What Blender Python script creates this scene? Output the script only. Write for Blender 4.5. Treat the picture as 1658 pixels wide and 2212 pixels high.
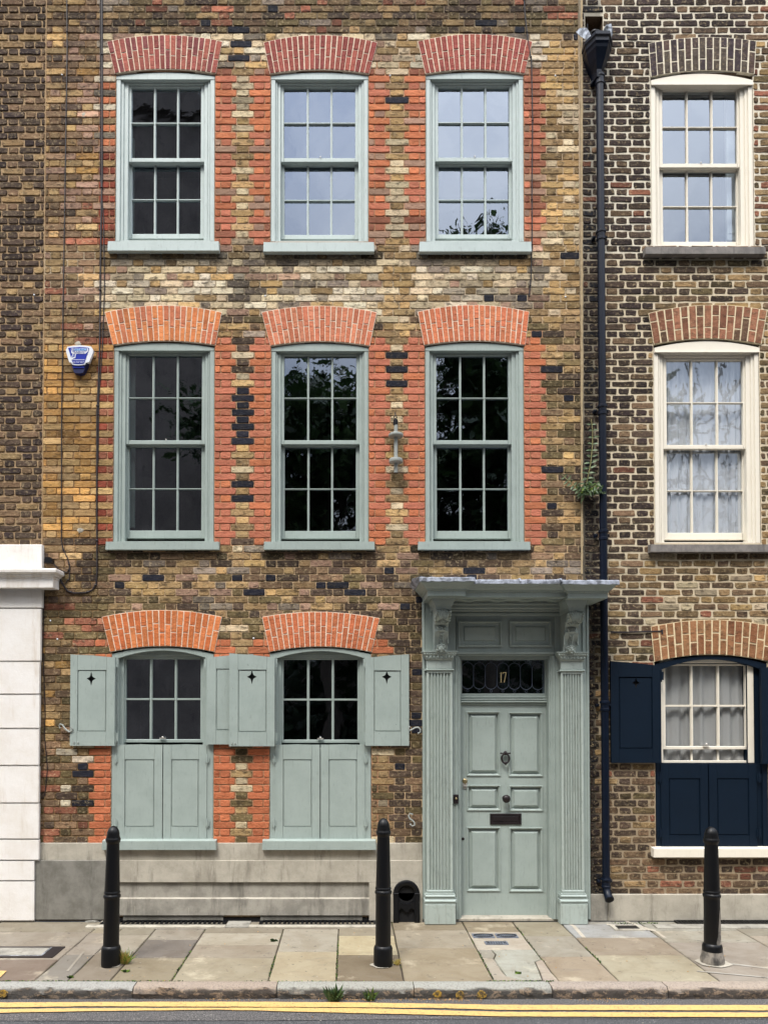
import bpy, bmesh, math, random
from mathutils import Vector, Matrix
random.seed(17)
rnd = random.random
def ru(a, b): return a + (b - a) * random.random()
for o in list(bpy.data.objects): bpy.data.objects.remove(o)
SC = bpy.context.scene
COL = SC.collection

# ---------------------------------------------------------------- camera
FPX, CX, CYH, TH, L, H = 1592.5, 752.0, 1535.0, 0.02, 7.2, 2.04   # focal length, foot of the perpendicular, horizon (2212 px frame)
W_, H_ = 1658.0, 2212.0
CY = CYH - FPX * TH
cam_d = bpy.data.cameras.new('camera'); cam = bpy.data.objects.new('camera', cam_d); COL.objects.link(cam)
cam.location = (0, -L, H); cam.rotation_euler = (math.pi / 2 + math.atan(TH), 0, 0)
cam_d.sensor_fit = 'AUTO'; cam_d.sensor_width = 36; cam_d.lens = FPX / H_ * 36
cam_d.shift_x = (W_ / 2 - CX) / H_; cam_d.shift_y = (CY - H_ / 2) / H_
cam_d.clip_end = 600; cam_d.clip_start = 0.05
SC.camera = cam

# ---------------------------------------------------------------- world: overcast sky
SUN_EL, SUN_AZ = 58, 205        # azimuth clockwise from +Y: behind the camera, to its left
wd = bpy.data.worlds.new('World'); SC.world = wd; wd.use_nodes = True
nt = wd.node_tree; nt.nodes.clear()
out = nt.nodes.new('ShaderNodeOutputWorld'); bg = nt.nodes.new('ShaderNodeBackground')
sky = nt.nodes.new('ShaderNodeTexSky'); sky.sky_type = 'NISHITA'; sky.sun_disc = False
sky.sun_elevation = math.radians(SUN_EL); sky.sun_rotation = math.radians(SUN_AZ)
sky.air_density = 1.2; sky.dust_density = 3.0
tc = nt.nodes.new('ShaderNodeTexCoord'); nz = nt.nodes.new('ShaderNodeTexNoise')
nz.inputs['Scale'].default_value = 3.2; nz.inputs['Detail'].default_value = 5; nz.inputs['Roughness'].default_value = .55
rmp = nt.nodes.new('ShaderNodeValToRGB')
rmp.color_ramp.elements[0].position = .38; rmp.color_ramp.elements[0].color = (5.6, 6.2, 7.4, 1)
rmp.color_ramp.elements[1].position = .62; rmp.color_ramp.elements[1].color = (11.8, 11.7, 11.6, 1)
mx = nt.nodes.new('ShaderNodeMixRGB'); mx.inputs[0].default_value = .85
nt.links.new(tc.outputs['Generated'], nz.inputs['Vector']); nt.links.new(nz.outputs['Fac'], rmp.inputs[0])
nt.links.new(sky.outputs[0], mx.inputs[1]); nt.links.new(rmp.outputs[0], mx.inputs[2])
sxyz = nt.nodes.new('ShaderNodeSeparateXYZ'); nt.links.new(tc.outputs['Generated'], sxyz.inputs[0])
zen = nt.nodes.new('ShaderNodeMapRange'); zen.interpolation_type = 'SMOOTHSTEP'; zen.inputs['From Min'].default_value = .05; zen.inputs['From Max'].default_value = 1; zen.inputs['To Min'].default_value = .05; zen.inputs['To Max'].default_value = 2.2
nt.links.new(sxyz.outputs[2], zen.inputs['Value'])      # an overcast sky is brightest overhead
mul = nt.nodes.new('ShaderNodeVectorMath'); mul.operation = 'SCALE'; nt.links.new(mx.outputs[0], mul.inputs[0]); nt.links.new(zen.outputs[0], mul.inputs['Scale'])
nt.links.new(mul.outputs[0], bg.inputs['Color']); bg.inputs['Strength'].default_value = .125
nt.links.new(bg.outputs[0], out.inputs['Surface'])
sd = bpy.data.lights.new('sun', 'SUN'); sun = bpy.data.objects.new('sun', sd); COL.objects.link(sun)
sd.energy = 1.5; sd.angle = math.radians(14); sd.color = (1, .96, .9)
az, el = math.radians(SUN_AZ), math.radians(SUN_EL)
sdir = Vector((math.sin(az) * math.cos(el), math.cos(az) * math.cos(el), math.sin(el)))
sun.rotation_euler = sdir.to_track_quat('Z', 'Y').to_euler(); sun.location = (0, -10, 20)
SC.view_settings.view_transform = 'Standard'; SC.view_settings.look = 'None'
SC.cycles.diffuse_bounces = 1
SC.view_settings.exposure = 0.80; SC.view_settings.gamma = 1

# ---------------------------------------------------------------- measuring helpers (façade plane y = 0, d = distance out from it)
def P(u, v, d=0.0):
    xc, yc = (u - CX) / FPX, -(v - CY) / FPX
    c, s = math.cos(math.atan(TH)), math.sin(math.atan(TH))
    dy, dz = c - yc * s, s + yc * c
    t = (L - d) / dy
    return xc * t, H + dz * t
def Q(x, z, d=0.0):
    c, s = math.cos(math.atan(TH)), math.sin(math.atan(TH))
    Y, Z = L - d, z - H
    f = Y * c + Z * s; up = -Y * s + Z * c
    return CX + FPX * x / f, CY - FPX * up / f
def RX(u0, v0, u1, v1, d=0.0):
    "pixel rectangle -> x0, x1, z0, z1"
    vm = (v0 + v1) / 2; um = (u0 + u1) / 2
    return P(u0, vm, d)[0], P(u1, vm, d)[0], P(um, v1, d)[1], P(um, v0, d)[1]
def S2(u, v): return u / 1.13028, v / 1.13028
def ground(u, v, z=0.0):
    "point of the horizontal plane z seen at u, v"
    xc, yc = (u - CX) / FPX, -(v - CY) / FPX
    c, s = math.cos(math.atan(TH)), math.sin(math.atan(TH))
    dy, dz = c - yc * s, s + yc * c
    t = (z - H) / dz
    return xc * t, -L + dy * t

# ---------------------------------------------------------------- colour + materials
def lin(c):
    return tuple(((x / 255) / 12.92 if x / 255 <= .04045 else ((x / 255 + .055) / 1.055) ** 2.4) for x in c)
def c4(c): return (*lin(c), 1.0)
class NT:
    def __init__(s, name):
        s.m = bpy.data.materials.new(name); s.m.use_nodes = True; s.t = s.m.node_tree; s.t.nodes.clear()
        s.out = s.n('ShaderNodeOutputMaterial'); s.b = s.n('ShaderNodeBsdfPrincipled')
        s.l(s.b.outputs[0], s.out.inputs['Surface']); s._c = None
    def n(s, k, **kw):
        q = s.t.nodes.new(k)
        for a, v in kw.items(): setattr(q, a, v)
        return q
    def l(s, a, b): s.t.links.new(a, b)
    def coord(s):
        if s._c is None: s._c = s.n('ShaderNodeTexCoord').outputs['Object']
        return s._c
    def noise(s, scale, detail=4, rough=.6, vec=None, stretch=None, dist=0):
        v = vec or s.coord()
        if stretch:
            mp = s.n('ShaderNodeMapping'); mp.inputs['Scale'].default_value = stretch; s.l(v, mp.inputs['Vector']); v = mp.outputs[0]
        q = s.n('ShaderNodeTexNoise'); q.inputs['Scale'].default_value = scale; q.inputs['Detail'].default_value = detail
        q.inputs['Roughness'].default_value = rough; q.inputs['Distortion'].default_value = dist
        s.l(v, q.inputs['Vector']); return q.outputs['Fac']
    def ramp(s, f, a, b, ca=0.0, cb=1.0):
        q = s.n('ShaderNodeMapRange'); q.interpolation_type = 'SMOOTHSTEP'
        q.inputs['From Min'].default_value = a; q.inputs['From Max'].default_value = b
        q.inputs['To Min'].default_value = ca; q.inputs['To Max'].default_value = cb
        s.l(f, q.inputs['Value']); return q.outputs[0]
    def mul(s, a, b):
        q = s.n('ShaderNodeMath', operation='MULTIPLY')
        for i, x in enumerate((a, b)):
            if isinstance(x, (int, float)): q.inputs[i].default_value = x
            else: s.l(x, q.inputs[i])
        return q.outputs[0]
    def mix(s, f, a, b, mode='MIX'):
        q = s.n('ShaderNodeMixRGB', blend_type=mode)
        if isinstance(f, (int, float)): q.inputs[0].default_value = f
        else: s.l(f, q.inputs[0])
        for i, x in ((1, a), (2, b)):
            if isinstance(x, tuple): q.inputs[i].default_value = x if len(x) == 4 else (*x, 1)
            else: s.l(x, q.inputs[i])
        return q.outputs[0]
    def bump(s, h, strength=.4, dist=.003):
        q = s.n('ShaderNodeBump'); q.inputs['Strength'].default_value = strength; q.inputs['Distance'].default_value = dist
        s.l(h, q.inputs['Height'])
        prev = s.b.inputs['Normal'].links
        if prev: s.l(prev[0].from_socket, q.inputs['Normal'])
        s.l(q.outputs[0], s.b.inputs['Normal'])
    def col(s, c):
        if isinstance(c, tuple): s.b.inputs['Base Color'].default_value = c
        else: s.l(c, s.b.inputs['Base Color'])
    def set(s, **k):
        for a, v in k.items(): s.b.inputs[a.replace('_', ' ')].default_value = v

def m_paint(name, c, dark=None, rough=.45, wear=.25, bmp=.25, spec=.5):
    m = NT(name); dark = dark or tuple(x * .8 for x in c)
    f = m.ramp(m.noise(5, 5, .65), .35, .75)
    base = m.mix(m.mul(f, wear), c4(c), c4(dark))
    g = m.ramp(m.noise(60, 3, .7, stretch=(1, 1, .18)), .54, .78)
    base = m.mix(m.mul(g, wear * .9), base, c4(tuple(x * .72 for x in c)))
    h = m.ramp(m.noise(26, 4, .75), .68, .75)
    base = m.mix(m.mul(h, wear * 1.6), base, c4(tuple(x * .5 + 12 for x in c)))
    m.col(base); m.set(Roughness=rough); m.b.inputs['Specular IOR Level'].default_value = spec
    m.bump(m.noise(90, 3, .6, stretch=(1, 1, .3)), bmp, .0015); m.bump(m.noise(6, 3, .5), .25, .004); return m.m
def m_weathered(name, c, c2, rough=.55):
    "paint worn through to grey along the grain"
    m = NT(name)
    f = m.ramp(m.noise(34, 5, .7, stretch=(1, 1, .12)), .50, .70)
    base = m.mix(m.mul(f, .42), c4(c), c4(c2))
    f2 = m.ramp(m.noise(14, 4, .7), .5, .72)
    base = m.mix(m.mul(f2, .35), base, c4((120, 132, 128)))
    m.col(base); m.set(Roughness=rough); m.bump(m.noise(60, 4, .7, stretch=(1, 1, .2)), .5, .002); return m.m
def m_brick():
    m = NT('brick')
    a = m.n('ShaderNodeAttribute', attribute_name='Col'); k = m.n('ShaderNodeAttribute', attribute_name='Mot')
    off = m.n('ShaderNodeVectorMath', operation='SCALE'); cmb = m.n('ShaderNodeCombineXYZ')
    m.l(a.outputs['Alpha'], cmb.inputs[0]); m.l(a.outputs['Alpha'], cmb.inputs[2]); m.l(cmb.outputs[0], off.inputs[0]); off.inputs['Scale'].default_value = 23
    add = m.n('ShaderNodeVectorMath', operation='ADD'); m.l(m.coord(), add.inputs[0]); m.l(off.outputs[0], add.inputs[1]); v = add.outputs[0]
    n1 = m.noise(17, 4, .72, vec=v, stretch=(.7, 1, 1.3)); n2 = m.noise(55, 4, .7, vec=v); n3 = m.noise(34, 5, .75, vec=v)
    dk = m.mul(m.ramp(n1, .47, .68), k.outputs['Fac']); lt = m.mul(m.ramp(n3, .50, .76), k.outputs['Fac'])
    pit = m.mul(m.ramp(n2, .60, .68), k.outputs['Fac'])
    base = m.mix(m.mul(dk, .88), a.outputs['Color'], c4((50, 40, 32)))
    base = m.mix(m.mul(lt, .6), base, c4((236, 212, 166)))
    base = m.mix(m.mul(pit, .75), base, c4((38, 30, 26)))
    base = m.mix(m.ramp(m.noise(9, 3, .6, vec=v), .3, .7, 0, .35), base, m.mix(1.0, base, (.62, .58, .56, 1), 'MULTIPLY'))
    m.col(base); m.set(Roughness=.92); m.b.inputs['Specular IOR Level'].default_value = .25
    m.bump(n2, .8, .008); m.bump(n1, .8, .016); return m.m
def m_mortar():
    m = NT('mortar'); a = m.n('ShaderNodeAttribute', attribute_name='Col')
    base = m.mix(m.ramp(m.noise(24, 4, .7), .45, .7, 0, .5), a.outputs['Color'], m.mix(1.0, a.outputs['Color'], (.5, .46, .42, 1), 'MULTIPLY'))
    base = m.mix(m.ramp(m.noise(70, 3, .7), .58, .7, 0, .5), base, m.mix(.5, a.outputs['Color'], c4((235, 225, 200))))
    m.col(base); m.set(Roughness=.95); m.bump(m.noise(80, 3, .7), .6, .004); return m.m
def m_stone(name, c, c2, c3, scale=6, rough=.85, streak=True, bmp=.35):
    m = NT(name)
    base = m.mix(m.ramp(m.noise(scale, 6, .7), .35, .68), c4(c), c4(c2))
    if streak: base = m.mix(m.mul(m.ramp(m.noise(9, 5, .7, stretch=(1, 1, .14)), .5, .72), .75), base, c4(c3))
    base = m.mix(m.mul(m.ramp(m.noise(45, 4, .7), .6, .75), .5), base, c4(c3))
    m.col(base); m.set(Roughness=rough); m.bump(m.noise(40, 5, .7), bmp, .004); return m.m
def m_plain(name, c, rough=.5, metal=0.0, spec=.5, var=.15, bscale=60, bmp=.2):
    m = NT(name)
    base = m.mix(m.ramp(m.noise(18, 4, .65), .35, .7, 0, var * 2), c4(c), c4(tuple(x * .6 for x in c)))
    m.col(base); m.set(Roughness=rough, Metallic=metal); m.b.inputs['Specular IOR Level'].default_value = spec
    m.bump(m.noise(bscale, 3, .6), bmp, .0015); return m.m
def m_glass(name, refl=.22, trans=(.62, .66, .66, 1), wave=.09, tint=(.74, .84, 1, 1)):
    m = NT(name); m.t.nodes.remove(m.b)
    g = m.n('ShaderNodeBsdfGlossy'); g.inputs['Roughness'].default_value = .012; g.inputs['Color'].default_value = tint
    t = m.n('ShaderNodeBsdfTransparent'); t.inputs['Color'].default_value = trans
    bp = m.n('ShaderNodeBump'); bp.inputs['Strength'].default_value = wave; bp.inputs['Distance'].default_value = .004
    m.l(m.noise(7, 2, .5, dist=.8), bp.inputs['Height']); m.l(bp.outputs[0], g.inputs['Normal'])
    fr = m.n('ShaderNodeLayerWeight'); fr.inputs['Blend'].default_value = .5
    pw = m.n('ShaderNodeMath', operation='POWER'); m.l(fr.outputs['Facing'], pw.inputs[0]); pw.inputs[1].default_value = 4.5
    f = m.n('ShaderNodeMath', operation='MULTIPLY_ADD'); m.l(pw.outputs[0], f.inputs[0]); f.inputs[1].default_value = 1 - refl; f.inputs[2].default_value = refl
    mxs = m.n('ShaderNodeMixShader'); m.l(f.outputs[0], mxs.inputs[0]); m.l(t.outputs[0], mxs.inputs[1]); m.l(g.outputs[0], mxs.inputs[2])
    m.l(mxs.outputs[0], m.out.inputs['Surface']); return m.m

M = {}
M['brick'] = m_brick(); M['mortar'] = m_mortar()
M['sage'] = m_paint('sage_paint', (164, 176, 169), (142, 154, 148), wear=.5)
M['sage_skylit'] = m_paint('skylit_sage_paint', (190, 202, 198), (168, 182, 177), wear=.5)  # same sage, sky light on the top windows put into the colour
M['sage_worn'] = m_weathered('worn_sage_paint', (172, 183, 175), (124, 124, 114))
M['cream'] = m_paint('cream_paint', (240, 232, 214), (228, 218, 196), wear=.2)
M['navy'] = m_paint('navy_paint', (6, 24, 40), (4, 18, 31), rough=.6, wear=.3, spec=.2)
M['black_iron'] = m_plain('black_painted_iron', (8, 10, 15), .45, 0, .3, .2, 45, .35)
M['pipe'] = m_plain('blue_black_pipe_paint', (6, 18, 36), .38, 0, .3, .25, 40, .3)
M['stucco'] = m_stone('white_stucco', (243, 239, 233), (234, 228, 219), (212, 200, 184), 4, .8, True, .5)
M['render'] = m_stone('grey_render', (166, 161, 149), (136, 132, 122), (96, 92, 84), 5)
M['render_pale'] = m_stone('pale_render', (188, 181, 165), (164, 157, 142), (110, 104, 92), 4)
M['render_dark'] = m_stone('dark_render', (136, 133, 124), (110, 107, 98), (82, 80, 73), 5)
M['stone_sill'] = m_stone('stone_sill', (136, 130, 124), (112, 108, 104), (80, 76, 72), 12)
M['lead'] = m_plain('lead_sheet', (178, 184, 196), .5, .25, .5, .6, 30, .5)
M['iron_brown'] = m_plain('brown_black_iron', (44, 36, 38), .4, .3, .5, .3)
M['brass'] = m_plain('aged_brass', (178, 160, 120), .35, .8)
M['chrome'] = m_plain('pale_metal', (215, 210, 200), .3, .6)
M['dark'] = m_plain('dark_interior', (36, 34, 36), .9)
M['darkhole'] = m_plain('hole_shade_black', (12, 12, 14), .9)  # near-black colour that paints in the shade inside holes and openings
M['glass'] = m_glass('window_glass'); M['glass_clear'] = m_glass('clear_window_glass', .06, (.98, .99, .99, 1), .3)
M['glass_hazy'] = m_glass('reflecting_window_glass', .28, (.98, .99, 1, 1), .1, (.86, .93, 1, 1))
M['white'] = m_plain('white_plastic', (235, 238, 242), .35, var=.05); M['blue'] = m_plain('blue_plastic', (18, 44, 160), .35, var=.05)
M['navy_plastic'] = m_plain('dark_blue_plastic', (14, 26, 74), .4, var=.05)
M['ltblue'] = m_plain('pale_blue_print', (150, 200, 235), .5, var=.02)
M['gold'] = m_plain('gold_numeral', (238, 214, 160), .4, .3, var=.05)
M['cable'] = m_plain('black_cable', (38, 30, 34), .6)
M['grey_paint'] = m_paint('grey_white_paint', (160, 164, 158), (128, 132, 126), wear=.5); M['dark_lead'] = m_plain('dark_lead_came', (84, 92, 108), .5, .2)

# ---------------------------------------------------------------- mesh builder
class MB:
    def __init__(s): s.v = []; s.f = []; s.m = []; s.mats = []; s.sm = []
    def mi(s, mat):
        mat = M[mat] if isinstance(mat, str) else mat
        if mat not in s.mats: s.mats.append(mat)
        return s.mats.index(mat)
    def add(s, vs, fs, mat, smooth=False):
        b = len(s.v); s.v.extend(vs); k = s.mi(mat)
        for f in fs: s.f.append(tuple(i + b for i in f)); s.m.append(k); s.sm.append(smooth)
    def box(s, x0, x1, y0, y1, z0, z1, mat, bev=0.0):
        if x0 > x1: x0, x1 = x1, x0
        if y0 > y1: y0, y1 = y1, y0
        if z0 > z1: z0, z1 = z1, z0
        b = min(bev, (x1 - x0) * .4, (z1 - z0) * .4, (y1 - y0) * .8)
        if b <= 0:
            vs = [(x0, y0, z0), (x1, y0, z0), (x1, y1, z0), (x0, y1, z0), (x0, y0, z1), (x1, y0, z1), (x1, y1, z1), (x0, y1, z1)]
            fs = [(0, 1, 5, 4), (1, 2, 6, 5), (2, 3, 7, 6), (3, 0, 4, 7), (4, 5, 6, 7), (3, 2, 1, 0)]
            s.add(vs, fs, mat)
        else:   # front edges chamfered
            yb = y0 + b
            vs = [(x0 + b, y0, z0 + b), (x1 - b, y0, z0 + b), (x1 - b, y0, z1 - b), (x0 + b, y0, z1 - b),
                  (x0, yb, z0), (x1, yb, z0), (x1, yb, z1), (x0, yb, z1), (x0, y1, z0), (x1, y1, z0), (x1, y1, z1), (x0, y1, z1)]
            fs = [(0, 1, 2, 3), (4, 5, 1, 0), (5, 6, 2, 1), (6, 7, 3, 2), (7, 4, 0, 3), (4, 8, 9, 5), (5, 9, 10, 6), (6, 10, 11, 7), (7, 11, 8, 4), (11, 10, 9, 8)]
            s.add(vs, fs, mat)
    def bp(s, u0, v0, u1, v1, d, mat, back=None, bev=0.0):
        "box whose front face at distance d out of the wall covers the pixel rectangle"
        x0, x1, z0, z1 = RX(u0, v0, u1, v1, d)
        s.box(x0, x1, -d, -(back if back is not None else d - .05), z0, z1, mat, bev)
    def prism(s, poly, y0, y1, mat):
        "polygon in x,z (counter-clockwise from the front), from y0 (front) back to y1"
        n = len(poly)
        vs = [(x, y0, z) for x, z in poly] + [(x, y1, z) for x, z in poly]
        fs = [tuple(range(n)), tuple(range(2 * n - 1, n - 1, -1))]
        for i in range(n):
            j = (i + 1) % n; fs.append((j, i, i + n, j + n))
        s.add(vs, fs, mat)
    def nested(s, x0, x1, z0, z1, prof, mat):
        "mitred mouldings: prof = [(inset, d), ...], the last ring is filled"
        vs = []; fs = []
        for i, (k, d) in enumerate(prof):
            vs += [(x0 + k, -d, z0 + k), (x1 - k, -d, z0 + k), (x1 - k, -d, z1 - k), (x0 + k, -d, z1 - k)]
            if i:
                a, b = 4 * (i - 1), 4 * i
                for q in range(4): r = (q + 1) % 4; fs.append((a + q, a + r, b + r, b + q))
        b = 4 * (len(prof) - 1); fs.append((b, b + 1, b + 2, b + 3)); s.add(vs, fs, mat)
    def plate(s, x0, x1, z0, z1, y0, y1, holes, mat):
        "slab with rectangular holes (x0,x1,z0,z1)"
        xs = sorted({x0, x1, *[h[0] for h in holes], *[h[1] for h in holes]}); zs = sorted({z0, z1, *[h[2] for h in holes], *[h[3] for h in holes]})
        xs = [x for x in xs if x0 <= x <= x1]; zs = [z for z in zs if z0 <= z <= z1]
        def solid(i, j):
            if i < 0 or j < 0 or i >= len(xs) - 1 or j >= len(zs) - 1: return False
            cx, cz = (xs[i] + xs[i + 1]) / 2, (zs[j] + zs[j + 1]) / 2
            return not any(h[0] < cx < h[1] and h[2] < cz < h[3] for h in holes)
        for i in range(len(xs) - 1):
            for j in range(len(zs) - 1):
                if not solid(i, j): continue
                a, b, c, d = xs[i], xs[i + 1], zs[j], zs[j + 1]
                s.add([(a, y0, c), (b, y0, c), (b, y0, d), (a, y0, d)], [(0, 1, 2, 3)], mat)
                s.add([(a, y1, c), (b, y1, c), (b, y1, d), (a, y1, d)], [(3, 2, 1, 0)], mat)
                if not solid(i - 1, j): s.add([(a, y0, c), (a, y1, c), (a, y1, d), (a, y0, d)], [(3, 2, 1, 0)], mat)
                if not solid(i + 1, j): s.add([(b, y0, c), (b, y1, c), (b, y1, d), (b, y0, d)], [(0, 1, 2, 3)], mat)
                if not solid(i, j - 1): s.add([(a, y0, c), (a, y1, c), (b, y1, c), (b, y0, c)], [(0, 1, 2, 3)], mat)
                if not solid(i, j + 1): s.add([(a, y0, d), (a, y1, d), (b, y1, d), (b, y0, d)], [(3, 2, 1, 0)], mat)
    def lathe(s, cx, cy, prof, mat, n=24, smooth=True, axis='z', x=0):
        vs = []; fs = []
        for r, z in prof:
            for k in range(n):
                a = 2 * math.pi * k / n
                if axis == 'z': vs.append((cx + r * math.cos(a), cy + r * math.sin(a), z))
                else: vs.append((cx + r * math.cos(a), -z, cy + r * math.sin(a)))     # axis out of the wall; cy is z, z is d
        for i in range(len(prof) - 1):
            for k in range(n):
                j = (k + 1) % n; fs.append((i * n + k, i * n + j, (i + 1) * n + j, (i + 1) * n + k))
        fs.append(tuple(range(n))[::-1]); fs.append(tuple(range((len(prof) - 1) * n, len(prof) * n))); s.add(vs, fs, mat, smooth)
    def tube(s, pts, r, mat, n=8, closed=False):
        pts = [Vector(p) for p in pts]; m = len(pts); vs = []; fs = []
        for i, p in enumerate(pts):
            a = pts[(i - 1) % m] if (closed or i) else p; b = pts[(i + 1) % m] if (closed or i < m - 1) else p
            t = (b - a).normalized(); up = Vector((0, 1, 0)) if abs(t.y) < .9 else Vector((1, 0, 0))
            e1 = t.cross(up).normalized(); e2 = t.cross(e1)
            rr = r[i] if isinstance(r, (list, tuple)) else r
            for k in range(n):
                q = 2 * math.pi * k / n; vs.append(tuple(p + e1 * (rr * math.cos(q)) + e2 * (rr * math.sin(q))))
        for i in range(m if closed else m - 1):
            j = (i + 1) % m
            for k in range(n): l = (k + 1) % n; fs.append((i * n + k, i * n + l, j * n + l, j * n + k))
        if not closed: fs.append(tuple(range(n))[::-1]); fs.append(tuple(range((m - 1) * n, m * n)))
        s.add(vs, fs, mat, True)
    def blob(s, c, r, mat, n=10, m=7, rot=0, rough=0.0):
        "ellipsoid, rot turns it in the x,z plane"
        vs = []; fs = []; ca, sa = math.cos(rot), math.sin(rot)
        for i in range(m + 1):
            th = math.pi * i / m
            for k in range(n):
                ph = 2 * math.pi * k / n; q = 1 + rough * (rnd() - .5)
                a, b, z = r[0] * math.sin(th) * math.cos(ph) * q, r[1] * math.sin(th) * math.sin(ph) * q, r[2] * math.cos(th)
                vs.append((c[0] + a * ca - z * sa, c[1] + b, c[2] + a * sa + z * ca))
        for i in range(m):
            for k in range(n): j = (k + 1) % n; fs.append((i * n + j, i * n + k, (i + 1) * n + k, (i + 1) * n + j))
        s.add(vs, fs, mat, True)
    def build(s, name, parent=None, origin=None, **props):
        me = bpy.data.meshes.new(name); ox, oy, oz = origin or (0, 0, 0)
        me.from_pydata([(x - ox, y - oy, z - oz) for x, y, z in s.v], [], s.f)
        for q in s.mats: me.materials.append(q)
        me.polygons.foreach_set('material_index', s.m); me.polygons.foreach_set('use_smooth', s.sm)
        if getattr(s, 'cols', None):
            ca = me.color_attributes.new('Col', 'FLOAT_COLOR', 'POINT'); flat = [q for c in s.cols for q in c]; ca.data.foreach_set('color', flat)
            ma = me.attributes.new('Mot', 'FLOAT', 'POINT'); ma.data.foreach_set('value', s.mots)
        if any(s.sm):
            try: me.set_sharp_from_angle(angle=math.radians(40))
            except Exception: pass
        me.update(); o = bpy.data.objects.new(name, me); COL.objects.link(o); o.location = (ox, oy, oz)
        if parent is not None:
            o.parent = parent; w = Vector((0, 0, 0)); q = parent
            while q is not None: w += q.location; q = q.parent
            o.location = Vector((ox, oy, oz)) - w
        for a, v in props.items(): o[a] = v
        return o
def thing(name, loc, label, cat, group=None):
    o = bpy.data.objects.new(name, None); COL.objects.link(o); o.location = loc; o['label'] = label; o['category'] = cat
    o.empty_display_size = .2
    if group: o['group'] = group
    return o
# ---------------------------------------------------------------- brickwork
from mathutils import noise as mnoise
COURSE = 0.0710
def arc_z(x, xa, xb, zs, zc):
    "height of a segmental arch curve at x: springs at zs, crown zc"
    t = (x - (xa + xb) / 2) / ((xb - xa) / 2); t = max(-1, min(1, t))
    return zs + (zc - zs) * (1 - t * t)
# pixel data (2212 px high frame): outer frame u0,u1, springing v, crown v, bottom v
WIN = {   # key: (u0, u1, v_spring, v_crown, v_bottom)
 'a1': (250, 464, 164, 155, 521), 'a2': (584.5, 795.5, 164, 155, 522), 'a3': (919, 1130.5, 163, 155, 522),
 'b1': (245.5, 463, 750, 739, 1171), 'b2': (585.5, 796, 751, 740, 1171), 'b3': (917.5, 1131, 750, 739, 1171),
 'c1': (241, 461.5, 1412, 1397, 1816), 'c2': (582.5, 801.5, 1412, 1398, 1816),
 'r1': (1405, 1626, 172, 157, 532), 'r2': (1412, 1640, 750, 735, 1173), 'r3': (1414, 1657, 1434, 1415, 1834)}
ARCH = {  # top-left u,v, crown v, top-right u,v ; intrados left u,v, crown v, right u,v ; count
 'a1': (232, 92, 78, 481, 92, 249, 161, 152, 467, 161, 20), 'a2': (569, 94, 78, 815, 94, 583, 162, 153, 797, 162, 20),
 'a3': (901, 92, 76, 1149, 92, 918, 162, 153, 1132, 162, 20), 'b1': (227, 676, 661, 480, 676, 245, 747, 738, 466, 747, 20),
 'b2': (565, 676, 662, 814, 676, 584, 749, 739, 798, 749, 20), 'b3': (901, 675, 660, 1142, 675, 915, 747, 738, 1133, 747, 20),
 'c1': (221, 1333, 1318, 480, 1333, 239, 1409, 1396, 464, 1409, 19), 'c2': (566, 1333, 1322, 820, 1336, 582, 1409, 1397, 802, 1409, 20),
 'r1': (1398, 96, 83, 1631, 91, 1403, 168, 154, 1627, 162, 15), 'r2': (1398, 678, 660, 1655, 672, 1410, 745, 733, 1642, 745, 15),
 'r3': (1403, 1354, 1339, 1668, 1354, 1411, 1430, 1414, 1660, 1430, 16)}
def hole(k):
    u0, u1, vs, vc, vb = WIN[k]; x0, x1, z0, z1 = RX(u0, vs, u1, vb); zc = P((u0 + u1) / 2, vc)[1]
    return x0, x1, z0, z1, zc
HOLES = {k: hole(k) for k in WIN}
XL, XP, XR = P(94, 900)[0], P(1255.5, 800)[0], 5.4        # left joint, party line, right end
ZTOP = 9.7; XLL = -5.4
DOORH = (P(985, 1700)[0], P(1200, 1700)[0], 0.0, P(1000, 1409)[1], 0)

PAL = {'Y': (185, 152, 103), 'C': (220, 200, 164), 'L': (165, 137, 97), 'B': (130, 105, 81), 'D': (87, 72, 61), 'G': (142, 129, 114), 'K': (36, 38, 48),
       'P': (169, 136, 115), 'R': (156, 100, 78), 'O': (203, 124, 86), 'S': (196, 121, 94), 'V': (66, 54, 52), 'W': (231, 217, 189), 'T': (111, 96, 66), 'M': (146, 74, 56), 'Q': (190, 145, 86)}
def pick(s):
    "s like 'YYBK' picks one letter"
    return random.choice(s)
def jit(c, a=.08):
    k = 1 + ru(-a, a); k = min(k, 238 / max(c)); return tuple(max(4, x * k * (1 + ru(-.01, .01))) for x in c)
BLACK = [(523, 62), (523, 92), (523, 126), (676, 62), (1142, 14), (1060, 45), (1116, 62), (1245, 76), (1060, 76), (858, 220), (858, 541), (856, 636), (893, 650), (1230, 557),
         (1068, 650), (1113, 650), (523, 853), (523, 869), (523, 884), (523, 930), (523, 946), (523, 1042), (523, 1073), (523, 900), (857, 770), (857, 824), (857, 792), (1196, 793), (1186, 1022), (1212, 1103), (1190, 1088),
         (1222, 855), (1170, 722), (590, 18), (450, 50), (352, 1230), (640, 1230), (850, 1228), (1015, 1228), (250, 1265), (690, 1262), (735, 1262), (1010, 1248), (560, 1275), (760, 1280), (860, 1275), (870, 1305),
         (905, 1290), (330, 1245), (520, 1248), (598, 1248), (860, 1440), (905, 1450), (895, 1570), (860, 1655), (880, 1690), (170, 1664), (215, 1680), (240, 1664), (902, 1540)]
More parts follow.
